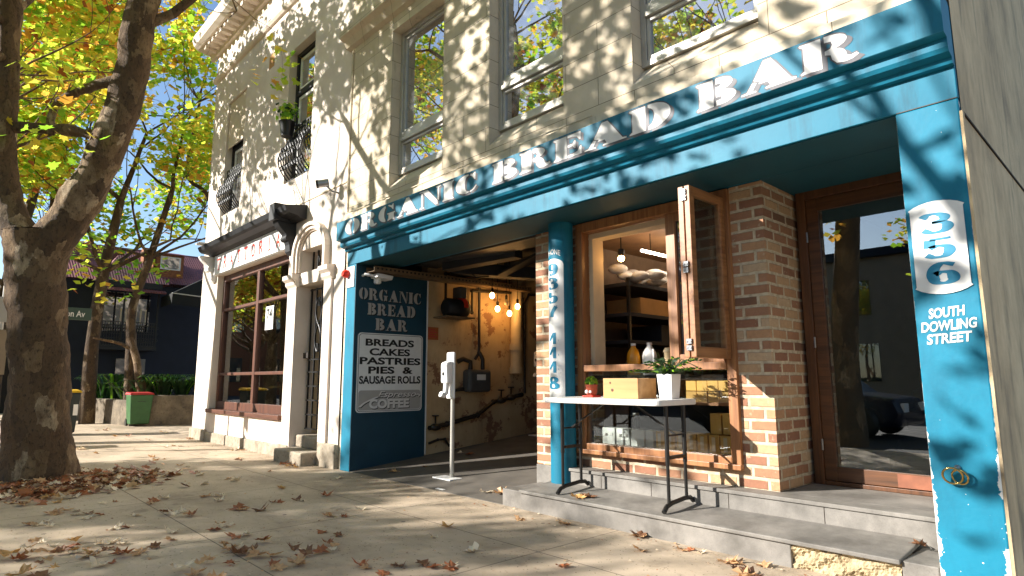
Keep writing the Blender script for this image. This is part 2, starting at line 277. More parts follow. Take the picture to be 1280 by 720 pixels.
# ------------------------------------------------------------------ mesh and object helpers
OFF = {}
def setp(o, label=None, cat=None, group=None, kind=None):
    if label: o['label'] = label
    if cat: o['category'] = cat
    if group: o['group'] = group
    if kind: o['kind'] = kind
    return o
def thing(name, loc, label, cat, group=None):
    o = D.objects.new(name, None); COL.objects.link(o); o.location = loc; OFF[o] = Vector(loc); o.empty_display_size = .1
    return setp(o, label, cat, group)
def basis(w):
    w = Vector(w).normalized(); a = Vector((0,0,1)) if abs(w.z) < .9 else Vector((1,0,0))
    u = w.cross(a).normalized(); return u, w.cross(u).normalized()
class MB:
    def __init__(s): s.v = []; s.f = []; s.mi = []; s.sm = []
    def add(s, vs, fs, mi=0, smooth=False):
        b = len(s.v); s.v += [tuple(v) for v in vs]; s.f += [[b+i for i in f] for f in fs]; s.mi += [mi]*len(fs); s.sm += [smooth]*len(fs); return s
    def box(s, x0, x1, y0, y1, z0, z1, mi=0):
        return s.add([(x0,y0,z0),(x1,y0,z0),(x1,y1,z0),(x0,y1,z0),(x0,y0,z1),(x1,y0,z1),(x1,y1,z1),(x0,y1,z1)],
                     [(3,2,1,0),(4,5,6,7),(0,1,5,4),(1,2,6,5),(2,3,7,6),(3,0,4,7)], mi)
    def hexa(s, p8, mi=0): return s.add(p8, [(3,2,1,0),(4,5,6,7),(0,1,5,4),(1,2,6,5),(2,3,7,6),(3,0,4,7)], mi)
    def quad(s, a, b, c, d, mi=0): return s.add([a,b,c,d], [(0,1,2,3)], mi)
    def bar(s, a, b, wu, wv, mi=0, up=None):          # rectangular bar from a to b
        a = Vector(a); b = Vector(b); d = (b-a).normalized()
        if up: u = d.cross(Vector(up)).normalized(); v = u.cross(d).normalized()
        else: u, v = basis(d)
        q = [a+u*i*wu/2+v*j*wv/2 for i, j in ((-1,-1),(1,-1),(1,1),(-1,1))]; r = [p+(b-a) for p in q]
        return s.hexa(q+r, mi)
    def tube(s, pts, r, n=8, mi=0, caps=True, wob=0, smooth=True):
        pts = [Vector(p) for p in pts]; rs = r if isinstance(r, (list, tuple)) else [r]*len(pts)
        vs = []; u = None
        for i, p in enumerate(pts):
            d = (pts[min(i+1, len(pts)-1)]-pts[max(i-1, 0)]).normalized()
            if u is None: u, v = basis(d)
            else:
                u = (u-d*u.dot(d)).normalized(); v = d.cross(u)
            for k in range(n):
                a = 2*math.pi*k/n; rr = rs[i]*(1+wob*(random.random()-.5)*2) if wob else rs[i]
                vs.append(p+(u*math.cos(a)+v*math.sin(a))*rr)
        fs = [(i*n+k, i*n+(k+1)%n, (i+1)*n+(k+1)%n, (i+1)*n+k) for i in range(len(pts)-1) for k in range(n)]
        s.add(vs, fs, mi, smooth)
        if caps: s.add(vs[:n], [tuple(range(n))[::-1]], mi); s.add(vs[-n:], [tuple(range(n))], mi)
        return s
    def lathe(s, c, prof, n=20, mi=0, smooth=True, axis='z'):
        vs = []
        for r, z in prof:
            for k in range(n):
                a = 2*math.pi*k/n
                o = (r*math.cos(a), r*math.sin(a), z) if axis == 'z' else ((r*math.cos(a), z, r*math.sin(a)) if axis == 'y' else (z, r*math.cos(a), r*math.sin(a)))
                vs.append((c[0]+o[0], c[1]+o[1], c[2]+o[2]))
        m = len(prof); s.add(vs, [(i*n+k, i*n+(k+1)%n, (i+1)*n+(k+1)%n, (i+1)*n+k) for i in range(m-1) for k in range(n)], mi, smooth)
        s.add(vs[:n], [tuple(range(n))[::-1]], mi); s.add(vs[-n:], [tuple(range(n))], mi); return s
    def ball(s, c, r, mi=0, n=12, m=8, sq=(1,1,1)):
        vs = [(c[0]+r*sq[0]*math.sin(math.pi*i/m)*math.cos(2*math.pi*k/n), c[1]+r*sq[1]*math.sin(math.pi*i/m)*math.sin(2*math.pi*k/n), c[2]-r*sq[2]*math.cos(math.pi*i/m)) for i in range(m+1) for k in range(n)]
        return s.add(vs, [(i*n+k, i*n+(k+1)%n, (i+1)*n+(k+1)%n, (i+1)*n+k) for i in range(m) for k in range(n)], mi, True)
    def prism(s, poly, org, u, v, w, mi=0):            # 2D polygon in (u, v) at org, thickness vector w
        org, u, v, w = Vector(org), Vector(u), Vector(v), Vector(w); n = len(poly)
        a = [org+u*p[0]+v*p[1] for p in poly]; b = [p+w for p in a]
        return s.add(a+b, [tuple(range(n)), tuple(range(2*n-1, n-1, -1))]+[(i, i+n, (i+1)%n+n, (i+1)%n) for i in range(n)], mi)
    def flat(s, poly, fn, mi=0): return s.add([fn(p[0], p[1]) for p in poly], [tuple(range(len(poly)))], mi)
    def wall(s, x0, x1, z0, z1, y, holes, depth=.25, mi=0, mr=None):   # facade sheet facing -Y with openings and their reveals
        xs = sorted({x0, x1}|{h[0] for h in holes}|{h[1] for h in holes}); zs = sorted({z0, z1}|{h[2] for h in holes}|{h[3] for h in holes})
        for i in range(len(xs)-1):
            for j in range(len(zs)-1):
                cx, cz = (xs[i]+xs[i+1])/2, (zs[j]+zs[j+1])/2
                if any(h[0] < cx < h[1] and h[2] < cz < h[3] for h in holes): continue
                s.quad((xs[i],y,zs[j]), (xs[i+1],y,zs[j]), (xs[i+1],y,zs[j+1]), (xs[i],y,zs[j+1]), mi)
        mr = mi if mr is None else mr
        for a, b, c, d in holes:
            e = y+depth
            s.quad((a,y,c), (a,y,d), (a,e,d), (a,e,c), mr); s.quad((b,y,c), (b,e,c), (b,e,d), (b,y,d), mr)
            s.quad((a,y,d), (b,y,d), (b,e,d), (a,e,d), mr); s.quad((a,y,c), (a,e,c), (b,e,c), (b,y,c), mr)
        return s
    def build(s, name, mats, parent=None, loc=None, bevel=0, smooth_angle=None):
        me = D.meshes.new(name); off = OFF[parent] if parent is not None else Vector(loc or (0,0,0))
        me.from_pydata([(v[0]-off.x, v[1]-off.y, v[2]-off.z) for v in s.v], [], s.f)
        for m in (mats if isinstance(mats, (list, tuple)) else [mats]): me.materials.append(m)
        me.polygons.foreach_set('material_index', s.mi); me.polygons.foreach_set('use_smooth', s.sm); me.update()
        o = D.objects.new(name, me); COL.objects.link(o); OFF[o] = off
        if parent is not None: o.parent = parent
        else: o.location = off
        if bevel:
            b = o.modifiers.new('bevel', 'BEVEL'); b.width = bevel; b.segments = 2; b.limit_method = 'ANGLE'; b.angle_limit = R(40)
        return o
def frame(mb, x0, x1, z0, z1, y0, y1, t, mi=0, tb=None, tt=None):     # rectangular frame in an XZ plane, butt-jointed
    tb = tb or t; tt = tt or t
    mb.box(x0, x0+t, y0, y1, z0, z1, mi); mb.box(x1-t, x1, y0, y1, z0, z1, mi)
    mb.box(x0+t, x1-t, y0+.002, y1-.002, z0, z0+tb, mi); mb.box(x0+t, x1-t, y0+.002, y1-.002, z1-tt, z1, mi); return mb
def frame_x(mb, x0, x1, y0, y1, z0, z1, t, mi=0, tb=None):            # frame in a YZ plane
    tb = tb or t
    mb.box(x0, x1, y0, y0+t, z0, z1, mi); mb.box(x0, x1, y1-t, y1, z0, z1, mi)
    mb.box(x0+.002, x1-.002, y0+t, y1-t, z0, z0+tb, mi); mb.box(x0+.002, x1-.002, y0+t, y1-t, z1-t, z1, mi); return mb
def copy_tree(o, loc, label=None):
    c = o.copy(); COL.objects.link(c); c.location = loc; OFF[c] = Vector(loc)
    if label: c['label'] = label
    for ch in o.children:
        d = ch.copy(); COL.objects.link(d); d.parent = c
        for g in ch.children:
            e = g.copy(); COL.objects.link(e); e.parent = d
    return c

# ------------------------------------------------------------------ lettering helpers
def text2d(txt, bold=.02, sx=1.0, space=1.0, shear=0):
    cu_ = D.curves.new('t', 'FONT'); cu_.body = txt; cu_.size = 1; cu_.offset = bold; cu_.space_character = space; cu_.shear = shear; cu_.resolution_u = 4; cu_.fill_mode = 'FRONT'
    o = D.objects.new('t', cu_); COL.objects.link(o); dg = bpy.context.evaluated_depsgraph_get(); dg.update()
    me = D.meshes.new_from_object(o.evaluated_get(dg)); V = [(v.co.x*sx, v.co.y) for v in me.vertices]; F = [tuple(p.vertices) for p in me.polygons]
    D.objects.remove(o); D.curves.remove(cu_); D.meshes.remove(me)
    return V, F
def put_text(mb, txt, fn, a0, a1, b0, b1, mi=0, **kw):   # fit the text's bounding box into [a0,a1] x [b0,b1] of surface fn(a, b)
    V, F = text2d(txt, **kw); xs = [v[0] for v in V]; ys = [v[1] for v in V]; X0, X1, Y0, Y1 = min(xs), max(xs), min(ys), max(ys)
    mb.add([fn(a0+(v[0]-X0)/(X1-X0)*(a1-a0), b0+(v[1]-Y0)/(Y1-Y0)*(b1-b0)) for v in V], F, mi)
def arc(cx, cy, rx, ry, a0, a1, n=14): return [(cx+rx*math.cos(R(a0+(a1-a0)*i/n)), cy+ry*math.sin(R(a0+(a1-a0)*i/n))) for i in range(n+1)]
def stem(x0, x1, s=.06):   # slab stem with small bracketed serifs
    return [(x0,0),(x1,0),(x1,.05),(x1-s,.12),(x1-s,.88),(x1,.95),(x1,1),(x0,1),(x0,.95),(x0+s,.88),(x0+s,.12),(x0,.05)]
STL = stem(0, .44); STL = [(0,0),(.40,0),(.40,1),(0,1),(0,.95),(.07,.88),(.07,.12),(0,.05)]
GL = {
 'O': (.98, [arc(.47,.5,.47,.5,97,263)+arc(.47,.5,.13,.40,250,110), arc(.51,.5,.47,.5,-83,83)+arc(.51,.5,.13,.40,70,-70)]),
 'C': (.92, [arc(.47,.5,.47,.5,82,278)+[(.60,.06)]+arc(.52,.5,.13,.40,265,95)+[(.58,.94)], [(.64,.99),(.72,.93),(.80,.99),(.84,.99),(.84,.62),(.80,.62),(.72,.80),(.60,.90)], [(.60,.07),(.72,.12),(.86,.30),(.90,.27),(.80,.10),(.64,.01)]]),
 'G': (1.0, [arc(.47,.5,.47,.5,97,263)+arc(.47,.5,.13,.40,250,110), [(.55,.995),(.66,.97),(.76,.9),(.84,.99),(.88,.99),(.88,.64),(.84,.64),(.74,.80),(.60,.91)], [(.52,.48),(.98,.48),(.98,.43),(.91,.38),(.91,.03),(.84,.03),(.78,.08),(.66,.03),(.55,.005),(.55,.09),(.60,.16),(.60,.40),(.52,.43)]]),
 'R': (1.06, [STL, arc(.46,.74,.40,.26,90,-62,10)+arc(.62,.18,.22,.33,75,0,6)+[(.90,.13),(1.0,.16),(1.04,.10),(.94,.01),(.80,-.01),(.66,.03),(.58,.18),(.56,.34),(.46,.40),(.46,.52),(.56,.55),(.60,.66),(.58,.78),(.46,.80)]]),
 'B': (.94, [STL, arc(.48,.755,.37,.245,90,-70,10)+arc(.50,.27,.42,.27,70,-90,10)+[(.46,0),(.46,.19),(.57,.19),(.60,.25),(.57,.31),(.46,.31),(.46,.68),(.55,.68),(.58,.73),(.55,.79),(.46,.79),(.46,1)]]),
 'E': (.84, [STL, [(.43,0),(.84,0),(.84,.36),(.80,.36),(.72,.17),(.58,.11),(.43,.11)], [(.43,.45),(.58,.46),(.63,.34),(.67,.34),(.67,.68),(.63,.68),(.58,.57),(.43,.56)], [(.43,.89),(.58,.89),(.71,.82),(.78,.66),(.82,.66),(.82,1),(.43,1)]]),
 'D': (1.0, [STL, [(.46,1),(.56,1)]+arc(.52,.5,.46,.5,84,-84)+[(.46,0),(.46,.10)]+arc(.46,.5,.15,.36,-80,80)+[(.46,.90)]]),
 'A': (1.14, [[(.0,0),(.32,0),(.32,.04),(.24,.06),(.34,.30),(.26,.36),(.12,.06),(0,.04)], [(.28,.42),(.40,.72),(.50,1),(.66,1),(1.04,.08),(1.14,.05),(1.14,0),(.52,0),(.52,.05),(.62,.08),(.57,.24),(.38,.24),(.41,.32),(.30,.36)]]),
 'N': (1.06, [[(0,0),(.24,0),(.24,.04),(.16,.10),(.16,.86),(.10,.90),(.10,.10),(0,.04)], [(0,1),(.40,1),(.90,.20),(.90,0),(.80,0),(.22,.84),(.18,.92),(0,.96)], [(.82,.96),(.90,.90),(.90,.26),(.96,.20),(.96,.90),(1.06,.96),(1.06,1),(.82,1)]]),
 'I': (.52, [stem(0,.50)]),
 'F': (.8, [STL, [(.46,.42),(.54,.46),(.64,.47),(.68,.36),(.71,.36),(.71,.66),(.68,.66),(.64,.56),(.54,.55),(.54,.90),(.62,.91),(.72,.84),(.78,.70),(.82,.70),(.82,1),(.46,1)]]),
}
def stencil(mb, txt, fn, a0, a1, b0, h, gap=.10, mi=0, da=0, db=0):
    wd = [GL[c][0] if c != ' ' else .5 for c in txt]; tot = sum(wd)+gap*(len(txt)-1); k = (a1-a0)/tot; x = 0
    for c, wc in zip(txt, wd):
        if c != ' ':
            for poly in GL[c][1]: mb.flat([(a0+(x+p[0])*k+da, b0+p[1]*h+db) for p in poly], fn, mi)
        x += wc+gap
def catmull(pts, n=8):
    o = []
    for i in range(len(pts)-1):
        p0 = pts[max(i-1,0)]; p1 = pts[i]; p2 = pts[i+1]; p3 = pts[min(i+2, len(pts)-1)]
        for k in range(n):
            t = k/n; o.append(tuple(.5*((2*p1[j])+(-p0[j]+p2[j])*t+(2*p0[j]-5*p1[j]+4*p2[j]-p3[j])*t*t+(-p0[j]+3*p1[j]-3*p2[j]+p3[j])*t**3) for j in (0,1)))
    return o+[pts[-1]]
def nib(mb, pts, fn, a, b, mi=0, sm=True, tilt=0):       # broad-nib stroke: elliptical pen, half-axes a x b
    c = catmull(pts) if sm else pts; L = []; Rr = []
    for i, p in enumerate(c):
        q0 = c[max(i-1,0)]; q1 = c[min(i+1, len(c)-1)]; dx, dy = q1[0]-q0[0], q1[1]-q0[1]; l = math.hypot(dx, dy) or 1; nx, ny = -dy/l, dx/l
        ct, st = math.cos(tilt), math.sin(tilt); u, v = nx*ct+ny*st, -nx*st+ny*ct; h = math.sqrt((a*u)**2+(b*v)**2)
        L.append((p[0]+nx*h, p[1]+ny*h)); Rr.append((p[0]-nx*h, p[1]-ny*h))
    n = len(c); m_ = 4; P = [fn(l[0]+(r_[0]-l[0])*q/m_, l[1]+(r_[1]-l[1])*q/m_) for q in range(m_+1) for l, r_ in zip(L, Rr)]
    mb.add(P, [(q*n+i, q*n+i+1, (q+1)*n+i+1, (q+1)*n+i) for q in range(m_) for i in range(n-1)], mi)
DG = {
 '3': [[(.12,.80),(.28,.95),(.52,.96),(.72,.80),(.66,.62),(.38,.54)], [(.38,.54),(.70,.48),(.80,.28),(.66,.08),(.36,.04),(.12,.20)]],
 '5': [[(.24,.93),(.82,.95)], [(.24,.93),(.22,.52)], [(.22,.50),(.46,.60),(.70,.52),(.76,.30),(.62,.08),(.34,.04),(.12,.18)]],
 '6': [[(.80,.86),(.52,.96),(.30,.78),(.22,.44),(.30,.12),(.52,.04),(.72,.14),(.76,.34),(.66,.52),(.46,.56),(.28,.46)]],
 '9': [[(.20,.12),(.46,.04),(.68,.20),(.78,.56),(.70,.86),(.48,.96),(.28,.86),(.24,.66),(.34,.48),(.54,.44),(.72,.54)]],
 '7': [[(.14,.93),(.86,.93)], [(.80,.90),(.60,.60),(.44,.30),(.40,.02)]],
 '4': [[(.64,.98),(.64,.02)], [(.58,.90),(.52,.80),(.14,.34)], [(.04,.31),(.96,.31)]],
 '8': [[(.50,.54),(.28,.66),(.28,.86),(.50,.96),(.70,.86),(.70,.68),(.50,.54),(.24,.40),(.20,.18),(.50,.04),(.78,.16),(.76,.38),(.50,.54)]],
}
def digit(mb, ch, fn, a0, a1, b0, b1, mi=0, fat=.15, thin=.045):
    g = lambda x, y: fn(a0+x*(a1-a0), b0+y*(b1-b0))
    for st in DG[ch]: nib(mb, st, g, fat, thin, mi, sm=len(st) > 2)

# ================================================================== THE SETTING
def structure(mb, name, m, **k): return setp(mb.build(name, m, **k), kind='structure')
g = MB(); g.quad((-300,-300,-.12), (300,-300,-.12), (300,300,-.12), (-300,300,-.12)); structure(g, 'ground', M['earth'])
pv = MB(); pv.box(-13.6, 6, -4.9, .9, -.3, 0); structure(pv, 'footpath', M['pave'])
rd = MB(); rd.quad((-80,-60,-.105), (40,-60,-.105), (40,-4.9,-.105), (-80,-4.9,-.105)); structure(rd, 'road', M['asphalt'])
pv2 = MB(); pv2.box(-34, -13.6, -4.9, 12, -.3, -.004); structure(pv2, 'side_pavement', M['pave'])
# alley floor ramps up from the footpath into the building
rp = MB(); rp.hexa([(-7.27,.0,-.02),(-4.0,.0,-.02),(-4.0,6,-.02),(-7.27,6,-.02),(-7.27,.02,.004),(-4.0,.02,.004),(-4.0,6,.54),(-7.27,6,.54)]); structure(rp, 'alley_ramp', M['tile'])
def ramp(y): return .004+.0897*max(0, y-.02)

# ================================================================== BAKERY BUILDING
B = .56; DY = 1.10; XL, XP0, XP1 = -7.27, -.948, -.655
LZ0, LZ1 = 2.576, 3.118
bld = thing('bakery_building', (-3.96, 0, 0), 'cream ashlar corner building over a teal shopfront with brick piers and an open alley', 'building')
# upper wall with three windows
WIN = [(-6.31,-5.23,3.40,5.45), (-4.45,-3.45,3.40,5.45), (-2.71,-1.687,3.40,5.45)]
mb = MB(); mb.wall(-7.36, XP1, 3.255, 9.5, 0, WIN, .22)
for a, b, c, d in WIN: mb.hexa([(a+.001,.004,3.30),(b-.001,.004,3.30),(b-.001,.2,3.30),(a+.001,.2,3.30),(a+.001,.004,3.405),(b-.001,.004,3.405),(b-.001,.2,3.62),(a+.001,.2,3.62)])
mb.build('upper_wall', M['ashlar'], bld)
mb = MB(); mb.box(-7.33, XP1-.01, -.035, .2, LZ1+.002, 3.253); mb.build('sill_course', M['ashlar'], bld, bevel=.006)
mb = MB(); mb.prism([(0,5.62),(-.06,5.64),(-.10,5.72),(-.17,5.75),(-.17,5.84),(0,5.90)], (-7.42,0,0), (0,1,0), (0,0,1), (6.76,0,0)); mb.build('string_course', M['ashlar'], bld)
for i, (a, b, c, d) in enumerate(WIN):
    y0, y1 = .125, .185
    f = MB(); frame(f, a+.002, b-.002, 3.585, d-.002, y0, y1, .05)
    zr = 4.0; f.box(a+.052, b-.052, y0-.02, y1-.01, zr, zr+.045); f.box(a+.052, b-.052, y0, y1-.005, zr+.05, zr+.12)
    frame(f, a+.055, b-.055, zr+.122, d-.055, y0+.022, y1-.012, .035); frame(f, a+.055, b-.055, 3.638, zr-.004, y0+.008, y1-.018, .03)
    fo = f.build('window', M['alu'], bld, bevel=.003)
    p = MB(); p.box(a+.08, b-.08, y0+.03, y0+.036, 3.66, zr-.02); p.box(a+.08, b-.08, y0+.044, y0+.050, zr+.15, d-.08); p.build('pane', M['gwin'], fo)
# lintel beam, pilasters, flank, ceilings
mb = MB(); mb.box(XL, XP1, 0, B+.02, LZ0, LZ1-.004); mb.box(-4.34, XP1, B+.022, DY+.35, LZ0+.004, LZ1-.006); mb.build('lintel_beam', M['teal'], bld, bevel=.004)
mb = MB(); mb.box(-7.03, XP0-.004, .018, B-.04, LZ0-.007, LZ0-.002); mb.box(-1.99, XP0-.004, B-.035, DY-.003, LZ0-.0071, LZ0-.0021); mb.build('soffit_shade_sheet', M['tealshade'], bld)  # thin added sheet that carries the painted shade under the lintel
mb = MB(); mb.bar((XP0+.005,-.0015,LZ0-.0005), (XP1-.004,-.0015,LZ0-.0005), .003, .005); mb.build('board_joint', M['black'], bld)
mb = MB(); mb.box(XP0, XP1, 0, .42, 0, LZ0-.003); mb.build('pilaster', M['pil'], bld, bevel=.008)
mb = MB(); mb.box(XL, -7.04, 0, .28, 0, LZ0-.003); mb.build('pilaster', M['pil'], bld, bevel=.006)
mb = MB(); mb.quad((XP1+.004,.03,-.05), (XP1+.004,12,-.05), (XP1+.004,12,9.5), (XP1+.004,.03,9.5))
mb.box(XP1-.006, XP1+.012, .004, .05, -.05, 2.5); mb.build('flank_wall', M['conc'], bld)
mb = MB()
for (y0, z0), (y1, z1) in (((.05,2.50),(3.2,2.42)), ((3.2,2.42),(6,2.42))): mb.bar((XP1+.006,y0,z0), (XP1+.006,y1,z1), .012, .012)
mb.build('flank_crack', M['soil'], bld)
mb = MB(); mb.tube([(-7.30,-.012,3.30),(-7.31,-.012,4.6),(-7.29,-.012,5.6)], .009, 6); mb.tube([(-7.28,-.045,3.27),(-5.9,-.045,3.262),(-4.6,-.047,3.27),(-3.1,-.045,3.26)], .007, 6); mb.build('cable', M['ashlar'], bld)
# roof and back so that no light leaks in
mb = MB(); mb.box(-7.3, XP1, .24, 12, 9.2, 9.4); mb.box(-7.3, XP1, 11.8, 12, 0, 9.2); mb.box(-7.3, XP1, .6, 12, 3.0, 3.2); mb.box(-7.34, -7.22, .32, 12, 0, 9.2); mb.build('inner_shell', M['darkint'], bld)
# brick piers and the brick wall under the window
mb = MB(); mb.box(-4.365, -3.80, B, B+.34, .30, LZ0-.004); mb.box(-2.25, -1.995, B, DY+.06, .328, LZ0-.005); mb.box(-3.80, -2.25, B+.004, B+.2, .328, .47); mb.build('brick_pier', M['brick'], bld)
mb = MB(); mb.box(-4.37, -3.98, B-.008, B+.344, .1, .297); mb.build('base_stone', M['blue'], bld, bevel=.006)
# steps
mb = MB()
mb.hexa([(-4.02,0,-.05),(-1.70,0,-.05),(-1.70,B,-.05),(-4.02,B,-.05),(-4.02,0,.135),(-1.70,0,.135),(-1.70,B,.18),(-4.02,B,.18)])
mb.hexa([(-4.02,-.022,.137),(-1.12,-.022,.137),(-1.12,B,.187),(-4.02,B,.187),(-4.02,-.022,.163),(-1.12,-.022,.163),(-1.12,.42,.198),(-4.02,.42,.198)])
mb.box(-4.26, -4.022, .01, .5, -.05, .145); mb.box(-1.12, XP0-.004, .004, .4, -.05, .155)
stp = mb.build('entry_step', M['blue'], bld, bevel=.006)
mb = MB(); nx_, nz_ = 44, 12; vs_ = []
for i in range(nx_+1):
    for j in range(nz_+1):
        k_ = math.sin(i*.9+j*1.7)*.5+math.sin(i*.37-j*.8)*.8+math.sin(i*1.9+j*.5)*.3
        vs_.append((-1.698+.57*i/nx_, .022+.012*k_+random.uniform(-.006,.006), -.02+.152*j/nz_))
mb.add(vs_, [(i*(nz_+1)+j, (i+1)*(nz_+1)+j, (i+1)*(nz_+1)+j+1, i*(nz_+1)+j+1) for i in range(nx_) for j in range(nz_)], 0, False)
mb.box(-1.70, -1.122, .06, .3, -.05, .133); mb.build('rubble_patch', M['rubble'], bld)
mb = MB(); mb.box(-3.975, XP0-.003, .40, DY+.1, .1, .30); mb.box(-3.98, XP0-.003, .385, B+.004, .302, .328); mb.box(-1.99, XP0-.003, B+.004, DY+.3, .302, .328); mb.build('upper_step', M['blue'], bld, bevel=.004)
for x in (-3.45,-2.95,-2.3,-1.65): MB().box(x, x+.004, .3985, .41, .19, .30).build('joint', M['soil'], stp)
# steel column
CX, CY, CR = -3.905, .435, .116
mb = MB(); mb.lathe((CX,CY,0), [(CR,.17),(CR,LZ0-.002)], 40); mb.build('steel_column', M['teal'], bld)
# alley walls
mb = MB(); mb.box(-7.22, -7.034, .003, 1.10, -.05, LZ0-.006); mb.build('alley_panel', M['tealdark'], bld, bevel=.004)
mb = MB(); mb.box(-7.20, -7.055, 1.118, 9, -.05, 3.0); mb.box(-7.05, -4.0, 8.8, 9, 0, 3); mb.build('alley_wall', M['alley'], bld)
mb = MB(); mb.box(-7.06, -7.025, 1.102, 1.117, .12, LZ0-.01); mb.build('panel_edge_strip', M['white'], bld)
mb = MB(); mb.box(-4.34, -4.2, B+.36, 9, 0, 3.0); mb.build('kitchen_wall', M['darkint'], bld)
mb = MB(); mb.box(-7.04, -4.34, B+.03, 9, 2.94, 3.0); mb.box(-7.04, -4.34, .9, 1.25, 2.66, 2.935); mb.box(-7.04, -4.34, 2.55, 2.9, 2.74, 2.935); mb.build('alley_ceiling', M['meter'], bld)

# ---------------- service window (timber frame, bifold leaf, fixed pane)
F0, F1 = B-.035, B+.07
sw = MB(); frame(sw, -3.80, -2.25, .465, 2.562, F0, F1, .075, 0, .075, .09)
sw.box(-3.725, -2.325, F0-.012, F1+.05, 1.175, 1.232)
sw.box(-3.81, -2.24, F0-.03, F0+.02, .452, .49)
fr = sw.build('service_window', M['timber'], bld, bevel=.004)
sl2 = MB(); sl2.box(-2.82, -2.735, F0+.015, F1-.01, 1.233, 2.47); sl2.box(-2.735, -2.33, F0+.02, F1-.015, 1.233, 1.30); sl2.box(-2.735, -2.33, F0+.02, F1-.015, 2.40, 2.47); sl2.box(-2.40, -2.33, F0+.015, F1-.01, 1.303, 2.397)
lf = sl2.build('fixed_leaf', M['timber'], bld, bevel=.003); MB().box(-2.735, -2.40, F0+.045, F0+.05, 1.30, 2.40).build('pane', M['gdark'], lf)
for i, x in enumerate((-2.30, -2.352)):
    m_ = MB(); frame_x(m_, x-.021, x+.021, .03, F0-.004, 1.255, 2.49, .062, 0, .075)
    o = m_.build('bifold_leaf', M['timbery'], bld, bevel=.003); MB().box(x-.003, x+.003, .09, F0-.06, 1.32, 2.43).build('pane', M['gclear'], o)
    if i == 0:
        for z in (2.40, 1.87, 1.32):
            hg = MB()
            for dz in (0, .045):
                hg.box(-2.346, -2.306, .016, .029, z+dz-.018, z+dz+.018)
                for xx in (-2.340, -2.312): hg.lathe((xx,.016,z+dz), [(.006,-.004),(.006,.001)], 8, 0, True, 'y')
            hg.build('hinge', M['steel'], o)
MB().box(-3.725, -2.325, F0+.03, F0+.036, .54, 1.175).build('fixed_pane', M['gclear'], fr)
mb = MB(); mb.box(-3.724, -3.68, F1+.002, F1+.16, 1.235, 2.47); mb.box(-3.68, -2.82, F1+.002, F1+.14, 2.42, 2.47); mb.build('plaster_lining', M['plaster'], bld)
# ---------------- kitchen room
KX0, KX1, KY = -4.2, -2.02, 3.6
mb = MB(); mb.box(KX0, KX0+.02, B+.36, KY, .3, 2.9); mb.box(KX0, KX1, KY, KY+.05, .3, 2.9); mb.box(KX1-.02, KX1, DY+.08, KY, .3, 2.9); mb.build('kitchen_lining', M['intwall'], bld)
mb = MB(); mb.box(KX0+.02, KX1-.02, F1+.01, KY, 2.52, 2.57); mb.build('kitchen_ceiling', M['ceilw'], bld)
mb = MB(); mb.box(KX0+.02, KX1-.02, B+.36, KY, .30, .34); mb.build('kitchen_floor', M['tile'], bld)
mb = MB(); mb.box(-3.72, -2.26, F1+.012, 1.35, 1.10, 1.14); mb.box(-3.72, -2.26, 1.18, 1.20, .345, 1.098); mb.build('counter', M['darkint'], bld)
mb = MB(); mb.box(-3.72, -2.26, F1+.02, 1.0, .90, .925); mb.box(-3.72, -2.26, F1+.004, 1.17, .48, .515); mb.build('display_shelf', M['timberx'], bld)
# door recess
mb = MB(); frame(mb, -1.97, -.70, .329, LZ0, DY, DY+.09, .07, 0, .03, .07); dr = mb.build('door', M['doorw'], bld, bevel=.004)
mb = MB(); frame(mb, -1.898, -.772, .362, LZ0-.072, DY+.015, DY+.06, .085, 0, .10, .10); mb.build('door_leaf', M['doorx'], dr, bevel=.003)
mb = MB(); mb.box(-1.42, -.86, DY+.008, DY+.014, .366, .455); mb.build('kick_plate', M['kick'], dr)
MB().box(-1.815, -.856, DY+.035, DY+.041, .46, 2.41).build('pane', M['gdoor'], dr)
for z in (.62, 1.38, 2.2): MB().lathe((-1.895,DY-.006,z), [(.008,-.04),(.008,.04)], 8).build('hinge', M['steel'], dr)
mb = MB(); mb.box(-1.99, -1.93, DY+.1, 5.4, .328, 2.9); mb.box(-.74, -.70, DY+.1, 5.4, .328, 2.9); mb.box(-1.99, -.70, 5.35, 5.4, .3, 2.9); mb.box(-1.99, -.70, DY+.1, 5.4, 2.62, 2.7); mb.build('hall_lining', M['hall'], bld)
mb = MB()
for k in range(9): mb.box(-1.70, -.76, 1.9+k*.26, 4.6, .33+.17*k, .33+.17*(k+1))
mb.build('hall_stair', M['stair'], bld, bevel=.03)
mb = MB(); mb.box(-2.0, -.7, DY+.1, 5.4, .2, .327); mb.build('hall_floor', M['tile'], bld)

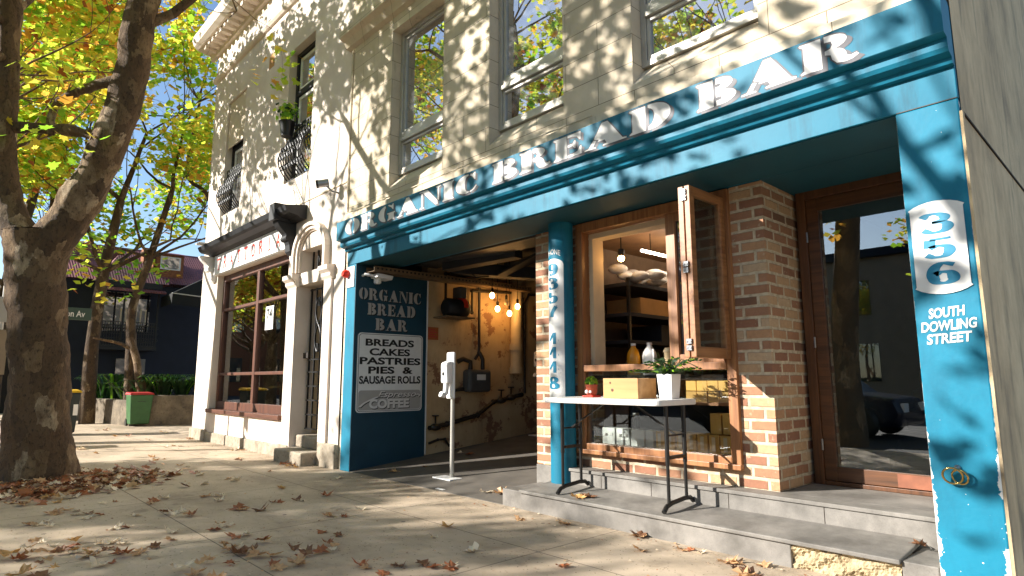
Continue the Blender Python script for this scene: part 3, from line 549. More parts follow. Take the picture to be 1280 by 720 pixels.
# ================================================================== FASCIA SIGN
fs = thing('fascia_sign', (-3.96, -.09, 2.755), 'long teal fascia with white stencil letters reading ORGANIC BREAD BAR over the shopfront', 'sign')
PR = [(-.001,2.752),(-.035,2.756),(-.045,2.775),(-.045,2.788),(-.098,2.800),(-.112,2.822),(-.112,2.872),(-.165,2.880),(-.17,2.884),(-.17,3.116),(-.001,3.116)]
mb = MB(); mb.prism([(p[0],p[1]) for p in PR], (XL-.002,0,0), (0,1,0), (0,0,1), (XP1-XL+.004,0,0)); mb.build('fascia_board', M['teal'], fs)
yf = -.1715
sh = MB(); lt = MB()
def f1(a, b): return (a, yf-.0012, b)
def f0(a, b): return (a, yf, b)
WORDS = [('ORGANIC', -7.03, -4.42), ('BREAD', -4.20, -2.27), ('BAR', -2.07, -1.045)]
for wd_, a, b in WORDS:
    sh = MB(); lt = MB()
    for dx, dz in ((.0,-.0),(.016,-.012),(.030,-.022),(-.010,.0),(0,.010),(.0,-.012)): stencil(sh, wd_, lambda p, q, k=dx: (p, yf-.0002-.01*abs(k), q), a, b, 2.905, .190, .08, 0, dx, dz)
    stencil(lt, wd_, lambda p, q: (p, yf-.0012, q), a, b, 2.905, .190, .08)
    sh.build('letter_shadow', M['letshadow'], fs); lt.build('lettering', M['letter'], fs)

# ================================================================== PANEL MENU
PX = -7.033
def pn(d): return lambda a, b: (PX+d, a, b)
pl = thing('painted_wall_lettering', (PX, .55, 1.75), 'grey stencil words ORGANIC BREAD BAR painted on the dark teal alley panel', 'lettering')
for wd_, a, b, z in (('ORGANIC', .05, 1.0, 2.125), ('BREAD', .18, .91, 1.935), ('BAR', .30, .79, 1.742)):
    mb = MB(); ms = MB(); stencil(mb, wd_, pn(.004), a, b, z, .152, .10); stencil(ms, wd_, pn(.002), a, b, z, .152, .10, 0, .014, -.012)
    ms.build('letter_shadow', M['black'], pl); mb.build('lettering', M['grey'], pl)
def rrect(a0, a1, b0, b1, r):
    return arc(a1-r, b1-r, r, r, 0, 90, 5)+arc(a0+r, b1-r, r, r, 90, 180, 5)+arc(a0+r, b0+r, r, r, 180, 270, 5)+arc(a1-r, b0+r, r, r, 270, 360, 5)
mbd = thing('menu_board', (PX, .55, .70), 'pale grey rounded menu board listing breads, cakes, pastries, pies and sausage rolls', 'sign')
mb = MB(); mb.prism(rrect(.055, 1.035, .70, 1.70, .05), (PX,0,0), (0,1,0), (0,0,1), (.012,0,0), 0); mb.build('board', M['white'], mbd)
mb = MB(); mb.flat(rrect(.068, 1.022, .713, 1.687, .042), pn(.0135)); mb.build('border_line', M['black'], mbd)
mb = MB(); mb.flat(rrect(.074, 1.016, .719, 1.681, .038), pn(.0145)); mb.build('face', M['white'], mbd)
mb = MB(); mb.flat(rrect(.082, 1.008, .727, .975, .035), pn(.0155)); mb.build('coffee_band', M['grey'], mbd)
mb = MB()
for tx, a, b, z, sx in (('BREADS', .16, .89, 1.535, 1), ('CAKES', .22, .83, 1.415, 1), ('PASTRIES', .085, 1.0, 1.30, 1), ('PIES  &', .21, .88, 1.183, 1), ('SAUSAGE ROLLS', .085, 1.005, 1.055, 1)):
    put_text(mb, tx, pn(.016), a, b, z, z+(.092 if tx[0] != 'S' else .10), bold=.035)
mb.build('lettering', M['black'], mbd)
mb = MB(); ms = MB()
for dd, tgt, d in ((0, mb, .0175), (.010, ms, .0165)):
    put_text(tgt, 'COFFEE', pn(d), .235+dd, .83+dd, .745-dd, .865-dd, bold=.05)
    g_ = lambda x, y, d=d, dd=dd: (PX+d, .10+x*.90+dd, .84+y*.13-dd)
    nib(tgt, [(-.0,-.55),(.08,-.15),(.22,.25),(.32,.45)], g_, .02, .05)
    put_text(tgt, 'Espresso', pn(d), .36+dd, .94+dd, .862-dd, .962-dd, bold=.012, shear=.35)
    nib(tgt, [(.94,.5),(.965,.6),(.99,.5),(.98,.35)], g_, .012, .04)
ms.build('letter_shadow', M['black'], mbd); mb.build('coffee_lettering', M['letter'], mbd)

# ================================================================== HOUSE NUMBER AND STREET NAME
nm = thing('house_number_sign', (-.80, 0, 1.535), 'white plaque with arched ends and teal number 356 on the right teal pilaster', 'sign')
poly = [(-.685,1.585),(-.685,1.995)]+arc(-.805,1.94,.165,.10,40,140,8)+[(-.925,1.995),(-.925,1.585)]+arc(-.805,1.64,.165,.10,220,320,8)
mb = MB(); mb.prism(poly, (0,-.001,0), (1,0,0), (0,0,1), (0,-.006,0)); mb.build('plaque', M['white'], nm)
mb = MB(); fy = lambda a, b: (a, -.0085, b)
digit(mb, '3', fy, -.890, -.725, 1.865, 1.972, 0, .165, .06); digit(mb, '5', fy, -.885, -.722, 1.732, 1.838, 0, .165, .06); digit(mb, '6', fy, -.885, -.715, 1.592, 1.705, 0, .165, .06)
mb.build('number', M['tealsign'], nm)
sn = thing('street_name_lettering', (-.80, 0, 1.38), 'white hand-painted words SOUTH DOWLING STREET under the 356 plaque on the teal pilaster', 'lettering')
mb = MB(); fy2 = lambda a, b: (a, -.003, b+.06*(a+.8))
for tx, a, b, z in (('SOUTH', -.885, -.725, 1.418), ('DOWLING', -.925, -.680, 1.350), ('STREET', -.905, -.705, 1.284)): put_text(mb, tx, fy2, a, b, z, z+.054, bold=.03, shear=.12)
mb.build('lettering', M['letter'], sn)
# ring pair on the pilaster
rg = thing('mooring_ring', (-.83, 0, .66), 'pair of brass rings hanging on an eye bolt low on the teal pilaster', 'ring')
def ring(c, r, t, ax, mi=0):
    mb = MB(); u, v = basis(ax); n, m_ = 28, 8; vs_ = []
    for i in range(n):
        a = 2*math.pi*i/n; d = u*math.cos(a)+v*math.sin(a)
        for k in range(m_):
            b = 2*math.pi*k/m_; vs_.append(Vector(c)+d*(r+t*math.cos(b))+Vector(ax).normalized()*t*math.sin(b))
    mb.add(vs_, [(i*m_+k, ((i+1)%n)*m_+k, ((i+1)%n)*m_+(k+1)%m_, i*m_+(k+1)%m_) for i in range(n) for k in range(m_)], mi, True); return mb
ring((-.843,-.042,.622), .042, .0055, (.1,-1,-.35)).build('ring', M['brass'], rg); ring((-.815,-.030,.618), .036, .005, (-.25,-1,-.25)).build('ring', M['brass'], rg)
MB().lathe((-.828,0,.660), [(.014,.0),(.014,-.01),(.008,-.012),(.008,-.045)], 12, 0, True, 'y').build('eye_bolt', M['steel'], rg)

# ================================================================== PHONE SIGN ON COLUMN
ps = thing('phone_number_sign', (CX, CY-CR, .95), 'tall white curved sign with teal phone number 9357 4448 on the round teal column', 'sign')
def cyl(dr_): return lambda a, b: (CX+(CR+dr_)*math.sin(a/CR), CY-(CR+dr_)*math.cos(a/CR), b)
A0 = .108
mb = MB(); n = 20; f_ = cyl(.0035)
top = lambda a: 2.165+.055*math.sqrt(max(0, 1-(a/A0)**2))
vs_ = []
for i in range(n+1):
    a = -A0+2*A0*i/n; vs_ += [f_(a, .93), f_(a, top(a))]
mb.add(vs_, [(2*i, 2*i+2, 2*i+3, 2*i+1) for i in range(n)], 0, True); mb.build('board', M['white'], ps)
for ch, z in zip('93574448', (2.115,1.985,1.855,1.725,1.475,1.345,1.215,1.070)): mb = MB(); digit(mb, ch, cyl(.0055), -.066, .060, z-.052, z+.056, 0, (.13 if ch == '4' else .19), (.075 if ch == '4' else .05)); mb.build('digit', M['tealsign'], ps)
mb = MB(); ff = cyl(.002)
put_text(mb, 'PHONE', lambda a, b: ff(a, b-3.2*a*a), -.080, .080, 2.262, 2.312, bold=.012); mb.build('phone_word', M['letter'], ps)

# ================================================================== TRATTORIA BUILDING
tr = thing('trattoria_building', (-10.35, 0, 0), 'pale rendered two-storey corner building with a brown shop window and TRATTORIA board', 'building')
TX0, TX1 = -13.35, -7.365
WA, WB, SH, DRW = (-9.52,-8.58,4.21,6.48), (-12.46,-11.50,4.27,6.60), (-12.42,-9.14,.56,3.09), (-8.76,-7.87,.0,2.48)
TY = .012
mb = MB(); mb.wall(TX0, TX1, 0, 10.5, TY, [WA, WB, SH, DRW, (-8.70,-7.95,2.66,3.0)], .30)
mb.quad((TX0,TY,0), (TX0,12,0), (TX0,12,10.5), (TX0,TY,10.5)); mb.box(-10.36,-10.20,TY-.002,TY+.02,6.55,6.56)
mb.build('wall', M['cream'], tr)
mb = MB(); mb.box(TX1+.002, TX1+.10, .03, .4, 0, 9.5); mb.build('joint_pipe', M['ashlar'], tr)
mb = MB(); mb.box(TX0+.2, TX1-.02, .34, 12, 10.2, 10.4); mb.box(TX0+.2, TX1-.02, .34, 12, 3.9, 4.0); mb.box(TX0+.2, TX1-.02, 11.9, 12, 0, 10.3); mb.box(TX1-.12, TX1-.01, .34, 12, 0, 10.3); mb.box(TX0+.02, TX0+.2, .34, 12, 0, 10.3); mb.build('inner_shell', M['darkint'], tr)
mb = MB(); mb.box(-10.42,-10.20,TY-.004,TY+.03,6.53,6.78); mb.build('vent', M['cardboard'], tr)
mb = MB(); mb.prism([(.0,7.33),(-.04,7.34),(-.07,7.38),(-.07,7.43),(-.03,7.45),(-.03,7.49),(.0,7.50)], (TX0-.05,TY,0), (0,1,0), (0,0,1), (TX1-TX0+.05,0,0))
mb.build('string_course', M['cream'], tr)
mb = MB(); mb.prism([(.0,7.95),(-.06,7.96),(-.10,8.06),(-.34,8.10),(-.42,8.16),(-.46,8.28),(-.46,8.34),(0,8.44)], (TX0-.3,TY,0), (0,1,0), (0,0,1), (TX1-TX0+.28,0,0))
for i in range(26): x = TX0+.0+i*.235; mb.box(x, x+.11, TY-.30, TY-.08, 8.0, 8.10)
mb.build('cornice', M['cream'], tr)
mb = MB(); mb.box(-9.2, TX1-.01, TY-.012, TY, 3.735, 3.752); mb.build('band_line', M['ashlar'], tr)
# upper windows with iron balconettes
def lace(mb, x0, x1, y, z0, z1, bulge=.20, mi=0):
    prof = lambda t: y-.02-bulge*math.sin(min(1, t*1.25)*math.pi)**1.0*(1-.35*t)
    n = 9
    for i in range(n+1):
        x = x0+(x1-x0)*i/n
        mb.tube([(x, prof(t), z0+(z1-z0)*t) for t in [k/8 for k in range(9)]], .011, 5, mi)
        if i < n:
            xm = x+(x1-x0)/n/2; r = (x1-x0)/n/2.3
            for t in (.2, .38, .56, .74):
                for a0 in (0, 180): mb.tube([(xm+r*math.cos(R(a0+40*k)), prof(t)-.004, z0+(z1-z0)*t+r*1.1*math.sin(R(a0+40*k))) for k in range(7)], .010, 4, mi)
    for t in (.0, .92, 1.0): mb.bar((x0-.02, prof(t), z0+(z1-z0)*t), (x1+.02, prof(t), z0+(z1-z0)*t), .02, .025, mi)
    for x in (x0, x1): mb.bar((x, y+.12, z1), (x, prof(1.0), z1), .02, .02, mi)
    return mb
for (a, b, c, d), top_, blind in ((WA, 5.72, False), (WB, 5.62, True)):
    y = TY+.12
    f = MB(); frame(f, a+.002, b-.002, c+.002, d-.002, y, y+.08, .07); f.box(a+.07, b-.07, y+.002, y+.078, top_, top_+.09)
    fo = f.build('window', M['houseblk'], tr, bevel=.004)
    f = MB(); frame(f, a+.085, b-.085, c+.09, top_-.012, y+.03, y+.07, .05); frame(f, a+.085, b-.085, top_+.10, d-.085, y+.03, y+.07, .05); f.build('sash', M['white'], fo)
    p = MB(); p.box(a+.11, b-.11, y+.045, y+.05, c+.11, top_-.05); p.box(a+.11, b-.11, y+.045, y+.05, top_+.14, d-.12); p.build('pane', M['gwin'], fo)
    if blind: MB().box(a+.01, b-.01, TY+.03, TY+.045, 5.64, d-.01).build('blind', M['blind'], fo)
    lace(MB(), a+.06, b-.06, TY+.06, c+.04, c+.90).build('balconette', M['iron'], fo)
# shop window
y = TY+.11; a, b, c, d = SH
f = MB(); frame(f, a+.002, b-.002, c+.002, d-.002, y, y+.10, .085, 0, .16, .12); f.box(-10.71, -10.61, y+.004, y+.096, c+.162, d-.122)
for z in (1.195, 2.40):
    f.box(a+.087, -10.712, y+.008, y+.09, z, z+.05); f.box(-10.608, b-.087, y+.008, y+.09, z, z+.05)
fo = f.build('shop_window', M['brownf'], tr, bevel=.005)
MB().box(a-.02, b+.02, TY-.06, y-.002, c-.04, c+.03).build('sill', M['brownx'], fo, bevel=.006)
p = MB(); p.box(a+.06, b-.06, y+.05, y+.056, c+.14, d-.1); p.build('pane', M['gshop'], fo)
mb = MB(); mb.box(TX0+.25, TX1-.15, 5.0, 5.05, .0, 3.7); mb.box(TX0+.22, TX0+.25, .4, 5, 0, 3.7); mb.box(-9.0, -8.95, .4, 5, 0, 3.7); mb.box(TX0+.25, -9, .45, 5, 0, .25); mb.build('shop_lining', M['intwall'], tr)
mb = MB(); mb.box(-12.1, -11.85, .9, 1.15, .25, 3.4); mb.box(-10.9, -10.6, 1.4, 1.7, .25, 3.4); mb.build('shop_column', M['plaster'], tr)
tb = thing('cafe_table', (-11.4, 1.1, .25), 'small yellow-topped cafe table inside the trattoria window', 'table')
mb = MB(); mb.lathe((-11.4,1.1,0), [(.38,.97),(.38,1.0)], 20); mb.build('table_top', M['kraft'], tb)
MB().lathe((-11.4,1.1,0), [(.22,.25),(.03,.30),(.03,.97)], 12).build('leg', M['iron'], tb)
po = thing('window_poster', (-10.15, y+.03, 1.95), 'small white paper notice with black numeral 74 stuck inside the trattoria window', 'poster')
MB().box(-10.34, -10.02, y+.040, y+.043, 1.93, 2.32).build('paper', M['white'], po)
mb = MB(); put_text(mb, '74', lambda q, r: (q, y+.0385, r), -10.29, -10.07, 2.10, 2.28, bold=.03); mb.build('numeral', M['black'], po)
# plinth, piers, door surround
mb = MB(); mb.box(TX0-.02, -12.46, TY-.05, TY+.1, -.05, .20); mb.box(-12.46, -9.12, TY-.035, TY+.1, -.05, .17); mb.box(-9.12, -8.78, TY-.055, TY+.1, -.05, .19)
mb.box(-7.85, TX1-.002, TY-.05, TY+.1, -.05, .30); mb.build('plinth', M['plinth'], tr, bevel=.015)
mb = MB()
for x0, x1 in ((-9.04,-8.76), (-7.87,-7.66)):
    mb.box(x0, x1, TY-.035, TY-.001, .0 if x0 < -8 else .30, 2.46); mb.prism([(-.035,2.46),(-.07,2.50),(-.07,2.54),(-.12,2.58),(-.12,2.64),(0,2.66),(0,2.46)], (x0-.03,TY,0), (0,1,0), (0,0,1), (x1-x0+.06,0,0))
mb.box(-8.757, -7.873, TY+.02, TY+.4, 2.482, 2.658)
cx, cz = -8.325, 2.93                                                    # segmental arched hood over the fanlight
for r0, r1, yy in ((.46,.52,-.09), (.40,.46,-.06), (.375,.40,-.03)):
    for i in range(14):
        a0, a1 = R(180*i/14), R(180*(i+1)/14); k = .82
        P = [(cx+r*1.03*math.cos(t), TY+q, cz+r*k*math.sin(t)) for q in (yy, 0) for r, t in ((r0,a0),(r1,a0),(r1,a1),(r0,a1))]
        mb.hexa([P[0],P[1],P[2],P[3],P[4],P[5],P[6],P[7]])
    for s_ in (-1, 1): x0, x1 = sorted((cx+s_*r0*1.03, cx+s_*r1*1.03)); mb.box(x0, x1, TY+yy, TY, 2.665, cz-.002)
mb.build('door_surround', M['cream'], tr)
mb = MB()
mb.box(-8.75, -7.88, TY-.25, TY+.34, -.05, .17); mb.box(-8.75, -7.88, TY+.05, TY+.34, .172, .34); mb.build('door_step', M['plinth'], tr, bevel=.02)
mb = MB(); mb.box(-8.9, -7.8, 1.6, 1.65, 0, 3.4); mb.box(-8.80, -8.762, TY+.3, 1.6, 0, 3.4); mb.box(-8.9, -7.8, .34, 1.6, .30, .335); mb.build('doorway_lining', M['plaster'], tr)
gt = MB(); gy = TY+.17
for zz0, zz1 in ((.42, 2.44), (2.70, 3.26)):
    for x in (-8.66, -8.5, -8.32, -8.14, -7.96): gt.bar((x,gy,zz0), (x,gy,zz1), .022, .022)
    for z in ((.42, .62, .82, 1.02, 1.22, 1.40, 2.42) if zz0 < 1 else (2.70, 3.20)): gt.bar((-8.70,gy,z), (-7.92,gy,z), .02, .02)
for x in (-8.41, -8.05):
    for z, s_ in ((2.1,1), (1.7,-1), (3.0,1)):
        for sx in (-1, 1): gt.tube([(x+sx*r_*math.cos(R(q)), gy, z+s_*.17*math.sin(R(q))*1.2-s_*.0) for q, r_ in ((-90,.0),(-50,.06),(-10,.10),(30,.095),(70,.06),(110,.03),(160,.02))], .014, 5)
gt.build('iron_gate', M['iron'], tr)
MB().box(-8.80, -8.60, gy-.05, gy-.01, 1.42, 1.50).build('gate_lock', M['pipe'], tr)
# signboard and hood
tsn = thing('trattoria_sign', (-10.8, -.05, 3.09), 'white board with thin red letters TRATTORIA under a black bracketed cornice', 'sign')
MB().box(-12.45, -9.12, TY-.07, TY-.002, 3.095, 3.46).build('board', M['white'], tsn)
mb = MB()
for i, ch in enumerate('TRATTORIA'):
    x = -12.27+i*.345
    put_text(mb, ch, lambda q, r: (q, TY-.073, r), x+(.06 if ch == 'I' else 0), x+(.09 if ch == 'I' else .16), 3.16, 3.39, bold=.012)
    for zz in ((3.17,) if ch in 'TI' else ()): mb.box(x+.035, x+.125, TY-.0735, TY-.0725, zz-.004, zz+.012)
mb.build('lettering', M['red'], tsn)
mb = MB(); mb.prism([(0,3.463),(-.10,3.47),(-.14,3.50),(-.27,3.52),(-.31,3.55),(-.34,3.62),(0,3.68)], (-12.62,TY-.002,0), (0,1,0), (0,0,1), (4.03,0,0)); mb.build('hood', M['houseblk'], tsn)
for x, mt in ((-12.68,'white'), (-9.10,'houseblk')):
    mb = MB(); mb.prism([(0,2.98),(-.05,2.97),(-.09,3.02),(-.10,3.12),(-.16,3.28),(-.26,3.38),(-.30,3.44),(-.30,3.46),(0,3.46)], (x,TY-.002,0), (0,1,0), (0,0,1), (.17,0,0)); mb.box(x-.02, x+.19, TY-.36, TY-.003, 3.685 if mt == 'white' else 3.4605, 3.72)
    mb.lathe((x+.085,TY-.12,3.22), [(.05,-.10),(.05,.10)], 10, 0, True, 'x'); mb.build('bracket', M[mt], tsn, bevel=.008)
# potted plant on the balconette, cameras, alarm light
def leaf_pts(s=1.0):   # lobed plane-leaf outline
    return [(0,-.05),(.16,-.10),(.42,-.22),(.36,.02),(.62,.14),(.38,.26),(.40,.52),(.20,.46),(.0,.85),(-.20,.46),(-.40,.52),(-.38,.26),(-.62,.14),(-.36,.02),(-.42,-.22),(-.16,-.10)]
LEAF = leaf_pts()
def add_leaf(mb, c, n, size, mi, simple=True, spin=None):
    n = Vector(n).normalized(); u, v = basis(n); a = random.random()*6.283 if spin is None else spin
    ca, sa = math.cos(a)*size, math.sin(a)*size; U = u*ca+v*sa; V = v*ca-u*sa; c = Vector(c)
    if simple: mb.add([c-V*.3, c+U*.5+V*.12+n*size*.08, c+V*.8, c-U*.5+V*.12+n*size*.08], [(0,1,2,3)], mi)
    else: mb.add([c+U*p[0]+V*p[1]+n*(size*.12*abs(p[0])) for p in LEAF], [tuple(range(len(LEAF)))], mi)
def rdir(): 
    while True:
        v = Vector((random.uniform(-1,1), random.uniform(-1,1), random.uniform(-1,1)))
        if .05 < v.length < 1: return v.normalized()
pp = thing('potted_plant', (-9.22, -.10, 4.86), 'bushy green plant in a dark pot on the right iron balconette', 'plant')
MB().lathe((-9.22,-.10,0), [(.09,4.90),(.12,5.12),(.13,5.14)], 14).build('pot', M['iron'], pp)
mb = MB()
for i in range(120):
    d = rdir(); add_leaf(mb, Vector((-9.22,-.12,5.32))+Vector((d.x*.27,d.y*.2,d.z*.17))*random.random()**.5, d+Vector((0,0,.6)), .075, random.choice((0,0,2,1)))
mb.build('foliage', [M['lf_g'], M['lf_yg'], M['lf_dg']], pp)
sc_ = thing('security_camera', (-7.62, TY, 3.70), 'small black and silver security camera on the wall joint above the arched doorway', 'camera')
MB().tube([(-7.62,TY,3.64),(-7.62,TY-.10,3.65),(-7.66,TY-.16,3.72)], .014, 8).build('bracket', M['steel'], sc_)
MB().tube([(-7.63,TY-.14,3.76),(-7.70,TY-.26,3.73)], .055, 12).build('body', M['steel'], sc_); MB().tube([(-7.70,TY-.26,3.73),(-7.715,TY-.285,3.725)], .058, 12).build('lens_ring', M['black'], sc_)
al = thing('alarm_light', (-7.18, 0, 2.43), 'red alarm beacon on a white box at the top of the left teal jamb', 'light')
MB().box(-7.262, -7.06, -.012, -.001, 2.28, 2.55).build('box', M['white'], al, bevel=.004); MB().lathe((-7.225,-.013,2.46), [(.055,0),(.05,-.05),(.03,-.075)], 14, 0, True, 'y').build('beacon', M['red'], al)
fl = thing('sensor_floodlight', (-7.03, .25, 2.42), 'small white sensor floodlight at the top of the dark teal panel', 'light')
mb = MB(); mb.hexa([(-7.02,.20,2.40),(-6.84,.20,2.40),(-6.84,.42,2.38),(-7.02,.42,2.38),(-7.02,.20,2.455),(-6.84,.20,2.455),(-6.84,.44,2.44),(-7.02,.44,2.44)]); mb.build('head', M['plastic'], fl, bevel=.012)
MB().lathe((-6.96,.27,0), [(.035,2.33),(.05,2.345),(.05,2.397)], 14).build('sensor', M['plastic'], fl); MB().tube([(-7.04,.10,2.43),(-6.98,.10,2.44),(-6.95,.2,2.43)], .02, 8).build('arm', M['plastic'], fl)

# ================================================================== ALLEY CONTENTS
AX = -7.055
def pipes(name, label, runs, m='pipe', r=.022):
    t = thing(name, runs[0][0], label, 'pipe')
    for run in runs:
        mb = MB(); mb.tube(run, r, 10)
        for p in run[1:-1]: mb.ball(p, r*1.35, 0, 10, 6)
        mb.build('run', M[m], t)
    return t
a_ = AX+.05
pipes('gas_pipe', 'dark gas pipe rising from the meter to the alley ceiling', [[(a_,1.95,1.40),(a_,2.02,1.50),(a_,2.02,2.56),(a_,1.40,2.60),(a_,1.40,2.10)], [(a_,1.60,2.10),(a_,1.88,2.08),(a_,1.88,2.40),(a_,2.75,2.45)]])
pipes('water_pipe', 'dark water pipe running low along the yellow alley wall', [[(a_,1.15,.46),(a_,1.45,.50),(a_,2.0,.60),(a_,2.3,.78),(a_,2.9,.88)], [(a_,1.55,.50),(a_,1.55,.95),(a_,1.75,.98)]], r=.03)
pipes('hose_pipe', 'thin dark hose looping along the foot of the alley wall', [[(a_,1.15,.26),(a_,1.3,.30),(a_,1.42,.30),(a_,1.5,.20)]], r=.016)
pipes('copper_pipe', 'pair of thin dark pipes beside the cream drain pipe', [[(a_,2.84,1.3),(a_,2.84,2.4)], [(a_,2.95,.9),(a_,2.95,2.3),(a_,3.05,2.45),(a_,3.3,2.45)]], r=.018)
mv = thing('valve', (a_,1.32,.49), 'tap valves on the low water pipe in the alley', 'valve')
for yy, zz in ((1.25,.47), (2.45,.80), (2.65,.84)):
    mb = MB(); mb.ball((a_+.01,yy,zz), .06, 0, 12, 8, (1,1.5,.8)); mb.lathe((a_+.01,yy,zz), [(.012,.05),(.012,.14),(.05,.145),(.05,.16)], 10); mb.build('tap', M['pipe'], mv)
dp = thing('drain_pipe', (AX+.09, 2.72, 1.2), 'fat cream drain pipe bending down the back of the alley wall', 'pipe')
MB().tube([(AX+.09,3.1,2.78),(AX+.09,2.86,2.74),(AX+.09,2.74,2.62),(AX+.09,2.72,1.25)], .085, 16).build('run', M['drain'], dp)
for z in (1.25, 1.6): MB().lathe((AX+.09,2.72,z), [(.10,-.05),(.10,.05)], 16).build('collar', M['drain'], dp)
gm = thing('gas_meter', (AX+.1, 1.93, 1.0), 'grey gas meter box hanging on the yellow alley wall', 'meter')
MB().box(AX+.02, AX+.20, 1.73, 2.14, .93, 1.25).build('body', M['meter'], gm, bevel=.04); MB().box(AX+.201, AX+.206, 1.86, 2.02, 1.10, 1.18).build('dial', M['white'], gm)
mb = MB(); mb.tube([(AX+.1,1.82,1.25),(AX+.1,1.82,1.36),(AX+.08,1.7,1.40),(AX+.06,1.62,1.36)], .035, 10); mb.tube([(AX+.1,2.05,1.25),(AX+.1,2.05,1.40),(AX+.06,2.02,1.5)], .03, 10); mb.build('coupling', M['pipe'], gm)
pu = thing('pump', (AX+.12, 1.45, 2.0), 'black pump with a red band on a shelf bracket high on the alley wall', 'pump')
mb = MB(); mb.lathe((AX+.20,1.28,2.10), [(.10,0),(.13,.02),(.13,.34),(.10,.38),(.05,.42)], 18, 0, True, 'y'); mb.build('motor', M['houseblk'], pu)
MB().lathe((AX+.20,1.52,2.12), [(.133,0),(.133,.07)], 18, 0, True, 'y').build('band', M['red'], pu); MB().box(AX+.01, AX+.32, 1.22, 1.72, 1.955, 1.975).build('shelf', M['rust'], pu)
MB().box(AX+.1, AX+.28, 1.48, 1.60, 2.24, 2.40).build('control_box', M['meter'], pu, bevel=.015)
sg = thing('notice_plate', (AX, 1.21, 1.65), 'small faded orange notice beside the dark teal panel edge', 'sign')
MB().box(AX+.002, AX+.012, 1.125, 1.31, 1.655, 1.83).build('plate', M['orangesign'], sg)
mb = MB()
for k in range(4): mb.box(AX+.0125, AX+.0135, 1.15, 1.285-.03*(k % 2), 1.69+k*.032, 1.703+k*.032)
mb.build('print', M['reddark'], sg)
ct = thing('cable_tray', (-6.96, .9, 2.49), 'perforated grey cable tray running under the teal soffit', 'tray')
mb = MB(); mb.box(-6.99, -6.79, .12, 2.9, 2.462, 2.468); mb.box(-6.99, -6.985, .12, 2.9, 2.468, 2.53); mb.box(-6.795, -6.79, .12, 2.9, 2.468, 2.53); mb.build('tray', M['rust'], ct)
mb = MB()
for k in range(44): mb.box(-6.7899, -6.7885, .16+k*.062, .185+k*.062, 2.488, 2.512)
mb.build('slot_row', M['houseblk'], ct)
du = thing('air_duct', (-6.2, 2.3, 2.6), 'dark ducts and folded metal hanging under the alley ceiling', 'duct')
mb = MB(); mb.bar((-6.9,1.4,2.66), (-6.2,2.6,2.62), .22, .16, 0, (0,0,1)); mb.bar((-6.4,1.9,2.55), (-5.9,2.2,2.82), .30, .03); mb.bar((-6.6,1.1,2.60), (-5.5,1.4,2.66), .18, .10, 0, (0,0,1)); mb.build('duct', M['darkgrey'], du)
mb = MB(); mb.tube([(-6.75,1.5,2.70),(-6.6,1.62,2.52),(-6.55,1.8,2.55),(-6.7,1.95,2.60),(-6.55,2.1,2.55)], .012, 6); mb.build('cable', M['pipe'], du)
bt = thing('blue_tank', (-7.0, 3.35, 1.6), 'dull blue cylinder at the back of the alley', 'tank')
MB().lathe((-6.92,3.32,0), [(.10,1.75),(.12,1.8),(.12,2.3),(.09,2.36)], 16).build('body', M['navy'], bt)
# hanging bulbs
for i, (y_, z_, on) in enumerate(((2.05,2.32,1), (2.2,2.14,1), (2.33,2.24,0), (2.44,2.09,1), (2.56,2.20,1))):
    x_ = -6.75-.05*(i % 2)
    t = thing('pendant_bulb', (x_, y_, z_), ['warm lit bulb hanging highest, nearest the pump', 'warm lit bulb second from the left in the alley cluster', 'unlit bulb in the middle of the alley cluster', 'lowest warm lit bulb of the alley cluster', 'warm lit bulb nearest the cream drain pipe'][i], 'lamp', 'bulbs hanging in the alley')
    MB().tube([(x_,y_,z_+.09),(x_,y_,2.935)], .005, 5).build('cord', M['black'], t); MB().lathe((x_,y_,z_), [(.018,.045),(.02,.10),(.012,.115)], 10).build('socket', M['black'], t)
    mb = MB(); mb.ball((x_,y_,z_), .036, 0, 14, 10, (1,1,1.25)); mb.build('bulb', M['bulb'] if on else M['drain'], t)
def dispenser(loc, label, flip=1):
    x, y, z = loc; t = thing('sanitiser_dispenser', loc, label, 'dispenser', 'hand sanitiser stands')
    mb = MB(); mb.box(x-.16, x+.16, y-.15, y+.15, z, z+.014); mb.build('base_plate', M['plastic'], t, bevel=.004)
    MB().tube([(x,y,z+.014),(x,y,z+.92)], .024, 14).build('pole', M['alu'], t)
    mb = MB(); mb.box(x-.07, x+.07, y-.045, y-.015, z+.86, z+1.38); mb.build('back_plate', M['plastic'], t, bevel=.02)
    mb = MB(); mb.hexa([(x-.065,y-.13,z+1.03),(x+.065,y-.13,z+1.03),(x+.06,y-.046,z+1.03),(x-.06,y-.046,z+1.03),(x-.055,y-.14,z+1.26),(x+.055,y-.14,z+1.26),(x+.06,y-.046,z+1.29),(x-.06,y-.046,z+1.29)]); mb.build('pump_unit', M['plastic'], t, bevel=.025)
    MB().box(x-.016, x+.016, y-.1415, y-.1375, z+1.12, z+1.155).build('badge', M['black'], t)
    MB().tube([(x,y-.09,z+1.03),(x,y-.10,z+.93),(x,y-.13,z+.90),(x,y-.17,z+.915)], .032, 10).build('drip_tray', M['plastic'], t); return t
dispenser((-5.615, .48, ramp(.48)-.012), 'white hand sanitiser stand on the footpath before the alley mouth')
dispenser((-6.72, 3.05, ramp(3.05)-.012), 'white hand sanitiser stand in shade deep in the alley beside the brick pier')
cd = setp(MB().box(-5.33, -5.20, .05, .14, .006, .010).build('paper_scrap', M['white'], loc=(-5.27,.1,.006)), 'scrap of white paper lying by the sanitiser stand base', 'paper')

